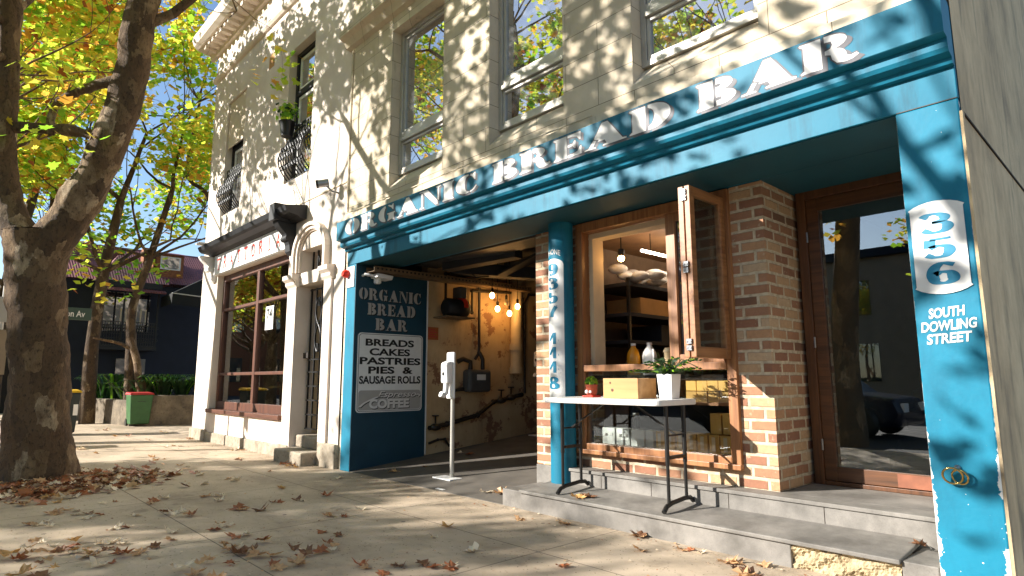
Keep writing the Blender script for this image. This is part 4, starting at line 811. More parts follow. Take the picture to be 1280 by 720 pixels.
# ================================================================== FOLDING TABLE AND WHAT IS ON IT
ft = thing('folding_table', (-3.05, .2, .18), 'white plastic folding table with black steel legs below the service window', 'table')
TZ = .957
mb = MB(); mb.prism(rrect(-3.67, -2.53, -.08, .45, .05), (0,0,TZ-.042), (1,0,0), (0,1,0), (0,0,.042)); mb.build('table_top', M['tabletop'], ft, bevel=.008)
def gz(y): return .163+.0833*(y+.022)
for x in (-3.60, -2.585):
    mb = MB()
    mb.tube([(x,.02,gz(.02)+.012),(x,.06,gz(.06)+.045),(x,.12,gz(.12)+.055),(x,.30,gz(.3)+.055),(x,.37,gz(.37)+.045),(x,.41,gz(.385)+.014)], .017, 8); mb.build('foot_bar', M['steelblk'], ft)
    for y_ in (.09, .32):
        mb = MB(); mb.tube([(x,y_,gz(y_)+.05),(x,y_,.52)], .0125, 10); mb.tube([(x,y_,.50),(x,y_,TZ-.043)], .0165, 10); mb.build('leg', M['steelblk'], ft)
    mb = MB(); mb.bar((x,.105,.545), (x,.305,.545), .03, .022); mb.build('cross_bar', M['steelblk'], ft)
    xm = x+(.36 if x < -3 else -.36)
    MB().bar((x,.205,.70), (xm,.205,TZ-.046), .016, .012).build('brace', M['steelblk'], ft); MB().tube([(x,.09,.70),(x,.32,.70)], .008, 6).build('brace_pin', M['steelblk'], ft)
MB().box(-2.601, -2.599, .19, .21, .548, .556).build('catch', M['red'], ft)
pb = thing('wooden_crate', (-3.15, .18, TZ), 'plain pine box with open knots on the white folding table', 'box')
BX = (-3.13, -2.80, .06, .30)
x0, x1, y0, y1 = BX; h = .155
mb = MB(); mb.box(x0, x1, y0, y0+.014, TZ+.001, TZ+h); mb.box(x0, x1, y1-.014, y1, TZ+.001, TZ+h); mb.box(x0, x0+.014, y0+.015, y1-.015, TZ+.001, TZ+h); mb.box(x1-.014, x1, y0+.015, y1-.015, TZ+.001, TZ+h-.002); mb.box(x0+.015, x1-.015, y0+.015, y1-.015, TZ+.001, TZ+.012); mb.build('board', M['pine'], pb, bevel=.002)
mb = MB(); mb.lathe((-3.04,y0-.0005,TZ+.065), [(.013,.0),(.010,-.001)], 12, 0, True, 'y'); mb.lathe((-3.06,y0-.0005,TZ+.12), [(.009,.0),(.007,-.001)], 12, 0, True, 'y'); mb.build('knot', M['doorw'], pb)
wp = thing('white_planter', (-2.73, .15, TZ), 'square white vase with a spreading dark green plant on the right end of the table', 'plant')
mb = MB(); q = [(-.055,-.055),(.055,-.055),(.055,.055),(-.055,.055)]; k = 1.18
mb.hexa([(-2.645+a*.95,.24+b*.95,TZ+.001) for a, b in q]+[(-2.645+a*k,.24+b*k,TZ+.185) for a, b in q]); mb.build('vase', M['plastic'], wp, bevel=.004)
mb = MB(); ms = MB()
for i in range(26):
    a = random.random()*6.283; L = random.uniform(.10,.24); up = random.uniform(.02,.12); c = Vector((-2.645,.24,TZ+.18)); dr_ = Vector((math.cos(a),math.sin(a)*.8,0)); 
    if i < 9: a = math.pi+random.uniform(-.4,.3); dr_ = Vector((math.cos(a),math.sin(a)*.5,0)); L = random.uniform(.2,.34); up = .03
    ms.tube([c, c+dr_*L*.5+Vector((0,0,up)), c+dr_*L+Vector((0,0,up*.5))], .003, 4)
    for k in range(16):
        t = .15+.85*k/15; p = c+dr_*L*t+Vector((0,0,up*(1.6*t-.9*t*t)*1.4))
        side = Vector((-dr_.y,dr_.x,0))*(1 if k % 2 else -1); tip = (side+dr_*.7+Vector((0,0,random.uniform(-.1,.4)))).normalized()*random.uniform(.035,.055)
        nrm = tip.cross(dr_).normalized()*.008
        mb.add([p, p+tip*.5+nrm, p+tip, p+tip*.5-nrm], [(0,1,2,3)], random.choice((0,0,0,1)))
mb.build('foliage', [M['lf_dg'], M['lf_g']], wp); ms.build('stems', M['lf_dg'], wp)
tp = thing('succulent_pot', (-3.40, .24, TZ), 'little terracotta pot of succulents with white decorations at the left end of the table', 'plant')
MB().box(-3.455, -3.345, .185, .295, TZ+.001, TZ+.015).build('saucer', M['red'], tp, bevel=.003)
MB().lathe((-3.40,.24,TZ), [(.038,.016),(.050,.05),(.046,.085),(.052,.09),(.052,.105)], 18).build('pot', M['terra'], tp)
mb = MB(); mb.ball((-3.41,.192,TZ+.045), .017, 0); mb.ball((-3.377,.198,TZ+.045), .012, 0); mb.build('decoration', M['plastic'], tp)
mb = MB()
for i in range(50):
    d = rdir(); d.z = abs(d.z); p = Vector((-3.40,.24,TZ+.115))+d*.045; mb.ball(p, .012, random.randint(0,1), 6, 4, (1,1,1.4))
mb.build('foliage', [M['lf_g'], M['lf_yg']], tp)

# ================================================================== KITCHEN CONTENTS AND WINDOW DISPLAY
jb = thing('juice_bottle', (-3.50, .98, 1.14), 'clear bottle of orange juice standing inside the left of the service window', 'bottle')
def bottle(t, x, y, z, r, h, m, cap):
    mb = MB(); mb.lathe((x,y,z), [(r*.9,.002),(r,.012),(r,h*.62),(r*.85,h*.74),(r*.35,h*.92),(r*.33,h)], 18); mb.build('body', m, t); MB().lathe((x,y,z), [(r*.38,h*.955),(r*.38,h*1.03)], 14).build('cap', cap, t)
bottle(jb, -3.50, .98, 1.14, .062, .29, M['orange'], M['plastic'])
mj = thing('milk_jug', (-3.32, .98, 1.14), 'white plastic milk jug beside the orange juice bottle', 'bottle'); bottle(mj, -3.32, .98, 1.14, .066, .29, M['plastic'], M['plastic'])
MB().tube([(-3.26,.95,1.37),(-3.235,.92,1.33),(-3.235,.92,1.24),(-3.26,.94,1.20)], .011, 8).build('handle', M['plastic'], mj)
for k, (x_, y_, hh, cl) in enumerate(((-3.10,.95,.20,'drain'), (-2.99,.96,.20,'drain'), (-2.90,.80,.14,'carton'))):
    t = thing('cup_stack', (x_, y_, 1.14), ['left tall stack of tan paper cups on the counter', 'right tall stack of tan paper cups on the counter', 'short stack of white paper cups by the window post'][k], 'cups')
    mb = MB()
    for j in range(int(hh/.02)): mb.lathe((x_,y_,1.142+j*.02), [(.034,0),(.042,.018),(.043,.02)], 16)
    mb.build('cups', M[cl], t); MB().lathe((x_,y_,1.142+hh), [(.043,0),(.047,.01),(.030,.04)], 16).build('top_cup', M[cl], t)
for k, (x_, y_, hh, mm, ll) in enumerate(((-3.62,1.08,.16,'steel','small steel shaker at the left end of the counter'), (-3.17,1.12,.22,'darkgrey','dark coffee jar behind the milk jug'), (-3.42,1.22,.24,'green','green bottle behind the orange juice'), (-2.96,1.2,.26,'steel','steel flask behind the paper cups'))):
    t = thing('jar', (x_, y_, 1.14), ll, 'jar'); MB().lathe((x_,y_,1.14), [(.035,.002),(.042,.02),(.042,hh*.75),(.03,hh*.9)], 16).build('body', M[mm], t); MB().lathe((x_,y_,1.14), [(.032,hh*.902),(.032,hh)], 14).build('lid', M['black'], t)
cmach = thing('coffee_machine', (-2.6, 1.9, 1.0), 'steel coffee machine on the inner kitchen bench', 'machine'); MB().box(-3.0, -2.3, 1.75, 2.2, 1.15, 1.5).build('body', M['steel'], cmach, bevel=.03); MB().box(-2.95, -2.35, 1.72, 1.748, 1.38, 1.46).build('panel', M['black'], cmach); MB().box(-3.05, -2.2, 1.7, 2.3, .345, 1.148).build('bench', M['darkint'], cmach, bevel=.01)
ks = thing('kitchen_shelf', (-3.95, 2.0, 1.3), 'dark metal shelving along the left wall of the kitchen', 'shelf')
for z in (1.45, 1.72, 2.02): MB().box(-4.17, -3.62, 1.1, 3.3, z, z+.035).build('board', M['darkgrey'], ks)
for x_, y_ in ((-3.64,1.12), (-3.64,3.28), (-4.15,1.12), (-4.15,3.28)): MB().bar((x_,y_,.35), (x_,y_,2.1), .03, .03).build('post', M['iron'], ks)
bp_ = setp(MB().build('bag_pile', M['bag'], loc=(-3.85,1.8,2.06)), 'heap of white paper bags on the top kitchen shelf', 'bags') if False else None
mb = MB()
for i in range(34): mb.ball((-3.72+random.uniform(-.16,.2), 1.12+i*.05, 2.13+random.uniform(-.02,.09)), random.uniform(.06,.09), 0, 9, 6, (1.2,1.2,.6))
setp(mb.build('bag_pile', M['bag'], loc=(-3.8,1.9,2.05)), 'heap of rolled white paper bags on the top kitchen shelf', 'bags')
for k, (y_, z_, h_, l) in enumerate(((1.35,1.755,.17,'brown cardboard tray on the middle kitchen shelf'), (2.3,1.755,.22,'pale carton further back on the middle kitchen shelf'), (1.7,1.485,.18,'dark box on the low kitchen shelf'))):
    setp(MB().box(-4.1, -3.66, y_, y_+.5, z_, z_+h_).build('storage_box', M[('cardboard','carton','darkgrey')[k]], loc=(-3.9,y_,z_), bevel=.004), l, 'box')
cm = thing('display_fridge', (-2.75, 2.6, .34), 'steel and glass cabinet at the back of the kitchen with a lit blue edge', 'cabinet')
MB().box(-3.35, -2.2, 2.45, 3.1, .35, 1.25).build('body', M['steel'], cm, bevel=.01); mb = MB(); mb.box(-3.33, -2.22, 2.46, 3.08, 1.252, 1.62); mb.build('glass_case', M['gdark'], cm); MB().box(-2.32, -2.29, 2.43, 2.455, 1.34, 1.56).build('lit_edge', M['bluescr'], cm)
setp(MB().box(-3.2, -2.95, 3.56, 3.595, 1.55, 1.95).build('wall_notice', M['carton'], loc=(-3.1,3.56,1.55)), 'pale paper sheet on the kitchen back wall', 'poster')
for k, (x_, y_, z_) in enumerate(((-3.52,.86,2.24), (-2.95,2.6,1.78), (-2.9,2.2,1.72), (-2.78,2.4,1.64))):
    t = thing('kitchen_lamp', (x_, y_, z_), ['warm bulb near the kitchen ceiling just inside the window', 'left small warm bulb at the back of the kitchen', 'middle small warm bulb at the back of the kitchen', 'lowest small warm bulb at the back of the kitchen'][k], 'lamp')
    MB().ball((x_,y_,z_), .032 if k == 0 else .026, 0, 12, 8).build('bulb', M['bulb'], t); MB().tube([(x_,y_,z_+.03),(x_,y_,2.52)], .006, 5).build('cord', M['black'], t)
    MB().lathe((x_,y_,z_), [(.02,.025),(.035,.06),(.03,.09)], 10).build('socket', M['black'], t)
st_ = thing('strip_lamp', (-3.3, 1.9, 2.36), 'thin glowing strip lamp under the kitchen ceiling', 'lamp'); MB().bar((-3.42,1.05,2.33), (-3.42,3.1,2.33), .022, .022).build('tube', M['strip'], st_)
for y_ in (1.2, 2.9): MB().tube([(-3.42,y_,2.34),(-3.42,y_,2.52)], .005, 5).build('cord', M['black'], st_)
# cartons behind the fixed pane
i = 0
cr_ = []
for x_ in [-3.63+.078*k for k in range(7)]: cr_.append((x_, .075, .645, .515, .165, 'carton', 'white carton in the row at the bottom left of the fixed window'))
for x_ in [-3.06+.098*k for k in range(7)]: cr_.append((x_, .092, .645, .515, .165, 'kraft', 'amber carton in the bottom row of the fixed window'))
for k in range(3): cr_.append((-2.56+.10*k, .095, .66, .682, .16, 'kraft', 'amber carton stacked on the bottom row at the right'))
for k in range(5): cr_.append((-2.76+.098*k, .095, .65, .925, .085, 'kraftd', 'amber box in the lower shelf row behind the white planter'))
for k in range(5): cr_.append((-2.76+.098*k, .095, .65, 1.012, .083, 'kraft', 'amber box in the upper shelf row under the bifold window'))
for x_, wd_, y_, z_, h_, m_, l in cr_:
    rootc = MB().box(x_, x_+wd_-.004, y_+random.uniform(-.01,.01), y_+.12, z_, z_+h_-.003).build('carton', M[m_], loc=(x_,y_,z_), bevel=.003); setp(rootc, l, 'carton', l.split(' in ')[0].split(' stacked')[0].replace('carton','cartons').replace('box','boxes')+' in the window')
    if m_ == 'carton': MB().box(x_+.018, x_+.05, y_-.0115, y_-.0105, z_+.10, z_+.125).build('label', M['letter'], rootc)
    elif z_ < .6: MB().box(x_+.03, x_+.06, y_-.0115, y_-.0105, z_+.04, z_+h_-.02).build('label', M['drain'], rootc)
bc = thing('spray_bottle', (-3.33, .68, .70), 'small blue and white spray bottle on the white cartons in the fixed window', 'bottle'); MB().lathe((-3.33,.76,.68), [(.03,.0),(.03,.06),(.012,.09),(.012,.11)], 12).build('body', M['navy'], bc); MB().box(-3.345,-3.315,.73,.78,.79,.81).build('head', M['plastic'], bc)
# ================================================================== TREES
def grow(mb, tips, p, d, L, r, depth, up=.15, spread=.75):
    pts = [p]; rs = [r]; q = p.copy(); dd = d.copy()
    for k in range(4):
        dd = (dd+rdir()*.22+Vector((0,0,up*.3))).normalized(); q = q+dd*L/4; pts.append(q.copy()); rs.append(r*(1-.13*(k+1)))
    mb.tube(pts, rs, 7 if r > .05 else 5, 0, False)
    if depth == 0: tips.append((pts[-1], L)); tips.append((pts[2], L)); return
    for k in range(3 if depth > 1 else random.choice((2,3))):
        nd = (dd+rdir()*spread+Vector((0,0,up))).normalized(); grow(mb, tips, pts[-1] if k < 2 else pts[3], nd, L*random.uniform(.68,.86), rs[-1]*.72, depth-1, up, spread)
PAL = {'autumn': ('lf_y','lf_yg','lf_g','lf_o','lf_b'), }
def open_air(p):      # skips leaf clusters that would hide the facade from the camera
    dx, dy, dz = -p.x, p.y+3.83, p.z-1.1
    return p.y < -.2 and dx > 2.5 and .17 < dy/dx < 1.4 and dz/math.hypot(dx, dy) < .95
def foliage(name, tips, root, per, rad, size, wts, simple=True, droop=0, keep=1.0):
    mb = MB(); mats = [M[k] for k in PAL['autumn']]+[M['lf_dg']]
    for p, L in tips:
        if random.random() > keep or open_air(p): continue
        cw = [w_*random.uniform(.2,1.8) for w_ in wts]                    # every cluster leans to its own colour
        for i in range(int(per*random.uniform(.5,1.5))):
            o = rdir()*rad*random.random()**.45; o.z *= .7
            n = (Vector((0,0,1))+rdir()*.8).normalized()
            add_leaf(mb, p+o-Vector((0,0,droop*random.random())), n, size*random.uniform(.7,1.25), random.choices(range(len(cw)), cw)[0], simple)
    return mb.build(name, mats, root)
def tree(loc, label, trunks, starts, per, rad, size, wts, depth=3, simple=True, bark='bark', up=.15, keep=1.0, L=1.5, spread=.75, group=None, extra=(), seed=1):
    random.seed(seed)
    t = thing('plane_tree', loc, label, 'tree', group); mb = MB(); tips = []
    for pts, rs in trunks: mb.tube(pts, rs, 18 if rs[0] > .12 else 9, 0, True, .05 if rs[0] > .12 else 0)
    to = mb.build('trunk', M[bark], t); bm_ = MB()
    if not simple:
        ds = to.modifiers.new('subdivide', 'SUBSURF'); ds.levels = ds.render_levels = 2
        for nm_, sz_, st_ in (('burls', .38, .085), ('flakes', .07, .022)):
            tx = D.textures.new(nm_, 'CLOUDS'); tx.noise_scale = sz_; tx.noise_depth = 3; dp_ = to.modifiers.new(nm_, 'DISPLACE'); dp_.texture = tx; dp_.strength = st_; dp_.mid_level = .5
    for p, d, l, r in starts: grow(bm_, tips, Vector(p), Vector(d).normalized(), l, r, depth, up, spread)
    bm_.build('branches', M[bark], t); tips += [(Vector(p), 1) for p in extra]
    foliage('crown', tips, t, per, rad, size, wts, simple, .1, keep); return t
# the big plane tree at the left
def dense(pts, rs, n=5):
    o = []; q = []
    for i in range(len(pts)-1):
        p0, p1, p2, p3 = [Vector(pts[k]) for k in (max(i-1,0), i, i+1, min(i+2, len(pts)-1))]
        for k in range(n):
            t = k/n; o.append(.5*((2*p1)+(p2-p0)*t+(2*p0-5*p1+4*p2-p3)*t*t+(3*p1-p0-3*p2+p3)*t**3)); q.append(rs[i]+(rs[i+1]-rs[i])*t)
    return o+[Vector(pts[-1])], q+[rs[-1]]
random.seed(11)
TR = [dense([(-8.80,-2.87,-.1),(-8.78,-2.87,.15),(-8.72,-2.9,.6),(-8.62,-2.97,1.33),(-8.55,-3.07,2.1),(-8.48,-3.13,2.75)], [.46,.39,.315,.275,.28,.32]),
      dense([(-8.45,-3.10,2.45),(-8.28,-2.92,2.82),(-8.06,-2.78,3.18),(-7.80,-2.62,3.78),(-7.60,-2.54,4.40),(-7.38,-2.50,5.3),(-7.05,-2.3,7.2)], [.25,.21,.195,.178,.165,.15,.11]),
      dense([(-8.52,-3.18,2.5),(-8.70,-3.40,3.1),(-8.66,-3.52,3.8),(-8.46,-3.62,5.3),(-8.6,-4.1,7.5)], [.22,.14,.13,.115,.08]),
      dense([(-8.66,-3.44,2.9),(-8.90,-3.66,4.2),(-9.3,-3.9,6.0)], [.10,.09,.06]),
      dense([(-7.66,-2.60,4.42),(-7.9,-2.86,4.32),(-8.14,-3.08,4.16),(-8.22,-3.14,4.0),(-8.25,-3.12,3.8)], [.06,.055,.05,.045,.03]),
      dense([(-8.62,-3.45,3.90),(-8.35,-3.2,3.88),(-8.0,-2.82,3.82),(-7.80,-2.62,3.62)], [.07,.06,.045,.02])]
tree((-8.78,-2.87,0), 'big mottled plane tree with a forked trunk at the left of the footpath', TR,
     [((-7.05,-2.3,7.1),(.3,.3,1),1.7,.10), ((-7.2,-2.4,6.2),(.2,-.9,.6),1.6,.07), ((-7.5,-2.5,5.0),(.7,.6,.5),1.5,.06), ((-7.3,-2.45,5.8),(-.5,.8,.5),1.6,.06), ((-8.6,-4.1,7.4),(-.2,-.4,1),1.6,.08), ((-8.5,-3.7,5.6),(.1,-.9,.5),1.6,.07), ((-9.3,-3.9,5.9),(-.6,.1,.8),1.6,.06), ((-8.5,-3.65,5.2),(-.7,.6,.6),1.5,.06), ((-8.55,-3.9,6.6),(.5,.7,.7),1.6,.06), ((-8.46,-3.62,5.0),(.9,-.6,.12),1.5,.05), ((-8.44,-3.60,4.6),(.6,-1,.1),1.4,.05), ((-8.9,-3.66,4.3),(.2,-1,.3),1.5,.05)],
     22, .52, .125, (3.2,5,3,.7,.15), 3, False, 'bark', .12, .72, 1.5, .8, seed=3,
     extra=[(-8.1,-3.1,4.5),(-8.3,-3.2,4.0),(-8.0,-2.9,3.7)])
# the small twig cluster leaves above stay with the big tree; trees further off:
BG = [  # base, label, trunk pts, radii, starts, wts, size
 ((-19.6,-.75,0), 'straight-trunked plane tree in the raised garden bed, nearer the big tree', [(-19.6,-.75,0),(-19.55,-.8,2),(-19.5,-.7,4),(-19.3,-.5,6)], [.30,.26,.22,.15], (3.5,5,3.5,1.2,.1)),
 ((-18.8,-.05,0), 'slanting plane tree in the raised garden bed before the dark house', [(-18.7,.0,.3),(-18.8,-.05,2),(-18.8,-.1,3),(-18.75,.2,4.4),(-18.7,.6,6.4)], [.22,.2,.17,.15,.10], (4,4,2.4,2,.2)),
 ((-19.0,2.3,0), 'thin dark trunked tree rising beside the pale corner building', [(-19,2.3,.3),(-19,2.2,3),(-19,1.75,6.2),(-19,1.05,6.9),(-19,1.05,7.8),(-19,1.2,9.3)], [.12,.11,.10,.09,.08,.06], (2,4,3,1.5,.2)),
 ((-24.5,-2.4,0), 'leafy green tree behind the utility pole', [(-24.5,-2.4,0),(-24.5,-2.4,4),(-24.3,-2.0,7)], [.3,.26,.2], (1,3,5,1,.1)),
 ((-22.5,-5.4,0), 'yellowing tree at the far left edge behind the big trunk', [(-22.5,-5.4,0),(-22.5,-5.2,4),(-22.3,-5,7)], [.3,.26,.2], (4,5,3,1.2,.1)),
]
for k, (loc, lab, pts, rs, wts) in enumerate(BG):
    e = Vector(pts[-1]); m = Vector(pts[-2]) if k not in (2,) else Vector(pts[-1])
    rs = [r_*.62 for r_ in rs]; P, Q = dense(pts, rs, 4)
    st = [(e,(.1,.1,1),2.0,rs[-1]*.9), (m,(.6,.8,.45),2.0,rs[-1]*.7), (m,(.7,-.7,.4),2.0,rs[-1]*.7), (m,(-.5,.8,.5),1.9,rs[-1]*.7), (e,(-.6,-.6,.6),1.9,rs[-1]*.7), (m,(.2,-1,.25),1.8,rs[-1]*.6)]
    if k == 2: st = st[:5]
    st = [(tuple(a), b, c, d) for a, b, c, d in st]
    tree(loc, lab, [(P, Q)], st, 22 if k not in (2,) else 16, .70, .17, wts, 3, True, 'barkd', .30, .95, seed=20+k, extra=([(-18.6,-1.2,4.6),(-18.4,-.9,4.1),(-18.7,-.4,4.9),(-18.5,-1.6,4.4),(-18.2,-1.3,3.7),(-18.5,-.7,3.4)] if k == 0 else [(-18.3,.1,5.0),(-18.2,.5,5.3),(-18.4,-.2,4.5),(-18.3,.9,5.4)] if k == 1 else ()))
# a low branch curving across the second trunk
mbx = MB(); P, Q = dense([(-18.6,-.15,1.95),(-18.3,-.45,2.05),(-18.2,-1.0,2.15)], [.05,.04,.02]); mbx.tube(P, Q, 6)
P, Q = dense([(-18.75,-.1,2.2),(-18.5,.05,1.6),(-18.3,.12,.9),(-18.2,.3,.3)], [.09,.09,.08,.08]); mbx.tube(P, Q, 8)
for o in COL.objects:
    if o.get('label', '').startswith('slanting plane tree'): mbx.build('low_branch', M['bark'], o)
# kerbside trees beyond the frame: they shade the facade and show in the glass
SH = [((-15.2,-4.3,0), 'plane tree on the kerb further down the street', 46, .72, (3,4,2,2,.7), .52, 4.6, 3, 1.5, .08), ((-11.6,-4.9,0), 'plane tree on the kerb just behind the big trunk', 44, .6, (3,4,2,2,.7), .42, 4.6, 3, 1.4, .07),
      ((-4.3,-6.4,0), 'plane tree on the kerb behind the viewpoint', 44, .6, (3,4,2,2,.7), .62, 4.2, 3, 1.6, .09),
      ((-11.5,-14.5,0), 'short plane tree across the road', 15, .5, (3,3,1,3,1), .9, 3.4, 3, 1.15, .12), ((-17,-17,0), 'thin plane tree across the road, further left', 15, .5, (3,3,1,3,1), .9, 4.4, 3, 1.25, .14), ((-13.5,-11.5,0), 'small plane tree on the far kerb', 15, .5, (3,3,1,3,1), .9, 2.6, 3, 1.0, .14)]
for k, (loc, lab, per, rad, wts, keep, hh, dep, LL, rr) in enumerate(SH):
    x, y, z = loc; e = Vector((x+.3, y+.1, hh))
    P, Q = dense([(x,y,-.15),(x,y,1.5),(x+.15,y+.05,min(3,hh*.7)),e], [.30,.25,.22,.2], 4)
    st = [(tuple(e),(.3,.4,1),LL*1.3,rr), (tuple(e),(-.5,-.4,1),LL*1.3,rr*.9), (tuple(e),(.7,-.3,.8),LL*1.25,rr*.8), (tuple(e),(-.6,.6,.8),LL*1.25,rr*.8), (tuple(e),(.4,.9,.6),LL*1.2,rr*.75)]
    tree(loc, lab, [(P, Q)], st, per, rad, .15, wts, dep, True, 'bark', .12, keep, seed=40+k, extra=([(-5.5,-6.2,4.4),(-4.7,-6,5.3),(-4.2,-5.8,4.7),(-5.0,-6.3,5.0),(-3.9,-6.1,4.2),(-4.5,-6,4.0)] if k == 2 else ()))

# ================================================================== ACROSS THE SIDE STREET
random.seed(5)
gw = thing('garden_wall', (-19.5, 0, 0), 'low mossy stone garden wall round the raised bed on the far corner', 'wall')
mb = MB()
for (x0_, y0_), (x1_, y1_), h_ in (((-17.2,1.6),(-17.9,.05),.74), ((-17.92,.05),(-22.6,-.75),.62)):
    mb.bar((x0_,y0_,h_/2-.1), (x1_,y1_,h_/2-.1), .30, h_+.2, 0, (0,0,1))
mb.build('stonework', M['gstone'], gw, bevel=.03)
mb = MB(); mb.add([(-17.5,1.6,.5),(-18.1,.2,.5),(-22.5,-.5,.5),(-24,3,.5),(-18,3,.5)], [(0,1,2,3,4)]); setp(mb.build('garden_bed', M['soil'], loc=(-19.5,.8,.5)), kind='structure')
spots = [(-17.75,1.5),(-17.95,1.05),(-18.1,.6),(-18.3,.25),(-18.9,.15),(-19.5,.05),(-20.2,-.05),(-20.9,-.2),(-21.6,-.3),(-18.6,.8),(-18.3,1.7),(-19.4,.6)]
for k, (x_, y_) in enumerate(spots):
    t = thing('strap_plant', (x_, y_, .5), 'clump of dark green strap leaves in the raised garden bed', 'plant', 'strap-leaved clumps in the garden bed')
    mb = MB(); hh = random.uniform(.55,1.2)
    for i in range(60):
        a = random.random()*6.283; L = random.uniform(.4,.75); c = Vector((x_+random.uniform(-.08,.08), y_+random.uniform(-.08,.08), .5)); d = Vector((math.cos(a),math.sin(a),0)); s_ = Vector((-d.y,d.x,0))*.022
        pts_ = [c+d*L*t_+Vector((0,0,hh*(1.9*t_-1.25*t_*t_))) for t_ in (0,.3,.6,.85,1)]; wv = (1,1.2,1,.7,.1)
        mb.add([p+s_*w__ for p, w__ in zip(pts_, wv)]+[p-s_*w__ for p, w__ in zip(pts_, wv)], [(i_, i_+1, 6+i_, 5+i_) for i_ in range(4)], random.choice((0,0,0,0,1)))
    mb.build('foliage', [M['lf_dg'], M['lf_g']], t)
def bin_(loc, lab, body, lid, w_=.50, h_=.86, ang=0):
    x, y, z = loc; t = thing('wheelie_bin', loc, lab, 'bin'); a = w_/2
    mb = MB(); mb.hexa([(x-a*.82,y-a*.82,z+.05),(x+a*.82,y-a*.82,z+.05),(x+a*.82,y+a*.82,z+.05),(x-a*.82,y+a*.82,z+.05),(x-a,y-a,z+h_),(x+a,y-a,z+h_),(x+a,y+a,z+h_),(x-a,y+a,z+h_)]); mb.build('body', M[body], t, bevel=.02)
    mb = MB(); mb.hexa([(x-a*1.08,y-a*1.1,z+h_+.002),(x+a*1.14,y-a*1.1,z+h_+.002),(x+a*1.14,y+a*1.1,z+h_+.002),(x-a*1.08,y+a*1.1,z+h_+.002),(x-a*1.0,y-a,z+h_+.065),(x+a*.95,y-a,z+h_+.045),(x+a*.95,y+a,z+h_+.045),(x-a*1.0,y+a,z+h_+.065)]); mb.build('lid', M[lid], t, bevel=.015)
    for s_ in (-1, 1): MB().lathe((x-a*.8,y+s_*a*.8,z+.09), [(.09,-.025),(.09,.025)], 14, 0, True, 'y').build('wheel', M['black'], t)
    MB().box(x+a*.93, x+a*.96, y-.09, y+.09, z+h_*.78, z+h_*.80).build('grip', M['black'], t); return t
bin_((-17.75,.02,0), 'green wheelie bin with a dull red lid against the stone garden wall', 'green', 'reddark', .50, .76)
bd = bin_((-15.9,-1.76,0), 'dark wheelie bin with a yellow lid half hidden behind the big tree trunk', 'bindark', 'yellow', .50, .86)
MB().box(-15.664, -15.66, -1.62, -1.54, .4, .62).build('sticker', M['white'], bd)
bin_((-13.6,-3.32,0), 'dark wheelie bin cut by the left edge behind the big tree trunk', 'bindark', 'bindark', .50, .86)
ss = thing('street_sign', (-13, -2.45, 0), 'dark green street name blade reading Albion Av, half hidden behind the big tree trunk', 'sign')
MB().box(-13.02, -12.98, -2.66, -1.87, 2.15, 2.36).build('blade', M['signgreen'], ss, bevel=.005)
mb = MB(); put_text(mb, 'Albion Av', lambda a, b: (-12.978, a, b), -2.42, -1.965, 2.20, 2.31, bold=.015); mb.build('lettering', M['letter'], ss)
MB().tube([(-13.04,-2.60,0),(-13.04,-2.60,2.45)], .03, 10).build('pole', M['alu'], ss)
wsn = thing('parking_sign', (-12.6, -3.2, 0), 'pale grey sign plates on a post at the left edge behind the big tree', 'sign')
MB().tube([(-12.62,-3.1,0),(-12.62,-3.1,2.6)], .03, 10).build('pole', M['alu'], wsn); MB().box(-12.58,-12.56,-3.28,-2.98,2.02,2.42).build('plate', M['grey'], wsn); MB().box(-12.58,-12.56,-3.25,-3.0,1.2,1.9).build('lower_plate', M['beige'], wsn)
up = thing('utility_pole', (-23, -1.6, 0), 'brown timber utility pole among the yellow leaves', 'pole')
MB().tube([(-23,-1.5,0),(-23,-1.6,11.7)], .15, 12).build('pole', M['pole'], up); MB().box(-23.06,-22.94,-2.7,-.5,10.7,10.85).build('cross_arm', M['pole'], up)
for k, (y_, e_) in enumerate(((-2.6,(-16,-3.2,13.5)), (-1.6,(-16,-1.9,14.2)), (-.6,(-14,3,11.2)), (-1.0,(-14,6,10.0)))):
    a_ = Vector((-23,y_,10.9 if k < 3 else 9.6)); b_ = Vector(e_); MB().tube([a_.lerp(b_, q/8)-Vector((0,0,.6*math.sin(math.pi*q/8))) for q in range(9)], .022, 5).build('wire', M['black'], up)
# the dark house
hs = thing('dark_house', (-28.5, 2, 0), 'dark navy house with a maroon iron roof and lace verandah across the side street', 'house')
MB().box(-33, -27.9, -1.2, 9, 0, 4.9).build('wall', M['navy'], hs)
mb = MB(); e = 4.86
mb.add([(-27.0,.35,e),(-27.0,2.75,e),(-30,2.75,e),(-30,.35,e),(-28.6,1.2,6.1),(-28.6,1.75,6.1)], [(0,1,5,4),(1,2,5),(2,3,4,5),(3,0,4)])
mb.add([(-27.7,1.6,5.0),(-27.7,9.2,5.0),(-30.2,9.2,6.7),(-30.2,1.6,6.7)], [(0,1,2,3)]); mb.add([(-27.7,-1.4,4.92),(-27.7,1.2,4.92),(-30.2,1.2,6.3),(-30.2,-1.4,6.3)], [(0,1,2,3)])
mb.box(-30.3, -30.2, -1.4, 9.2, 4.8, 6.72); mb.build('roof', M['roof'], hs)
MB().box(-28.9, -28.4, 2.05, 2.35, 5.2, 6.5).build('chimney', M['chimney'], hs)
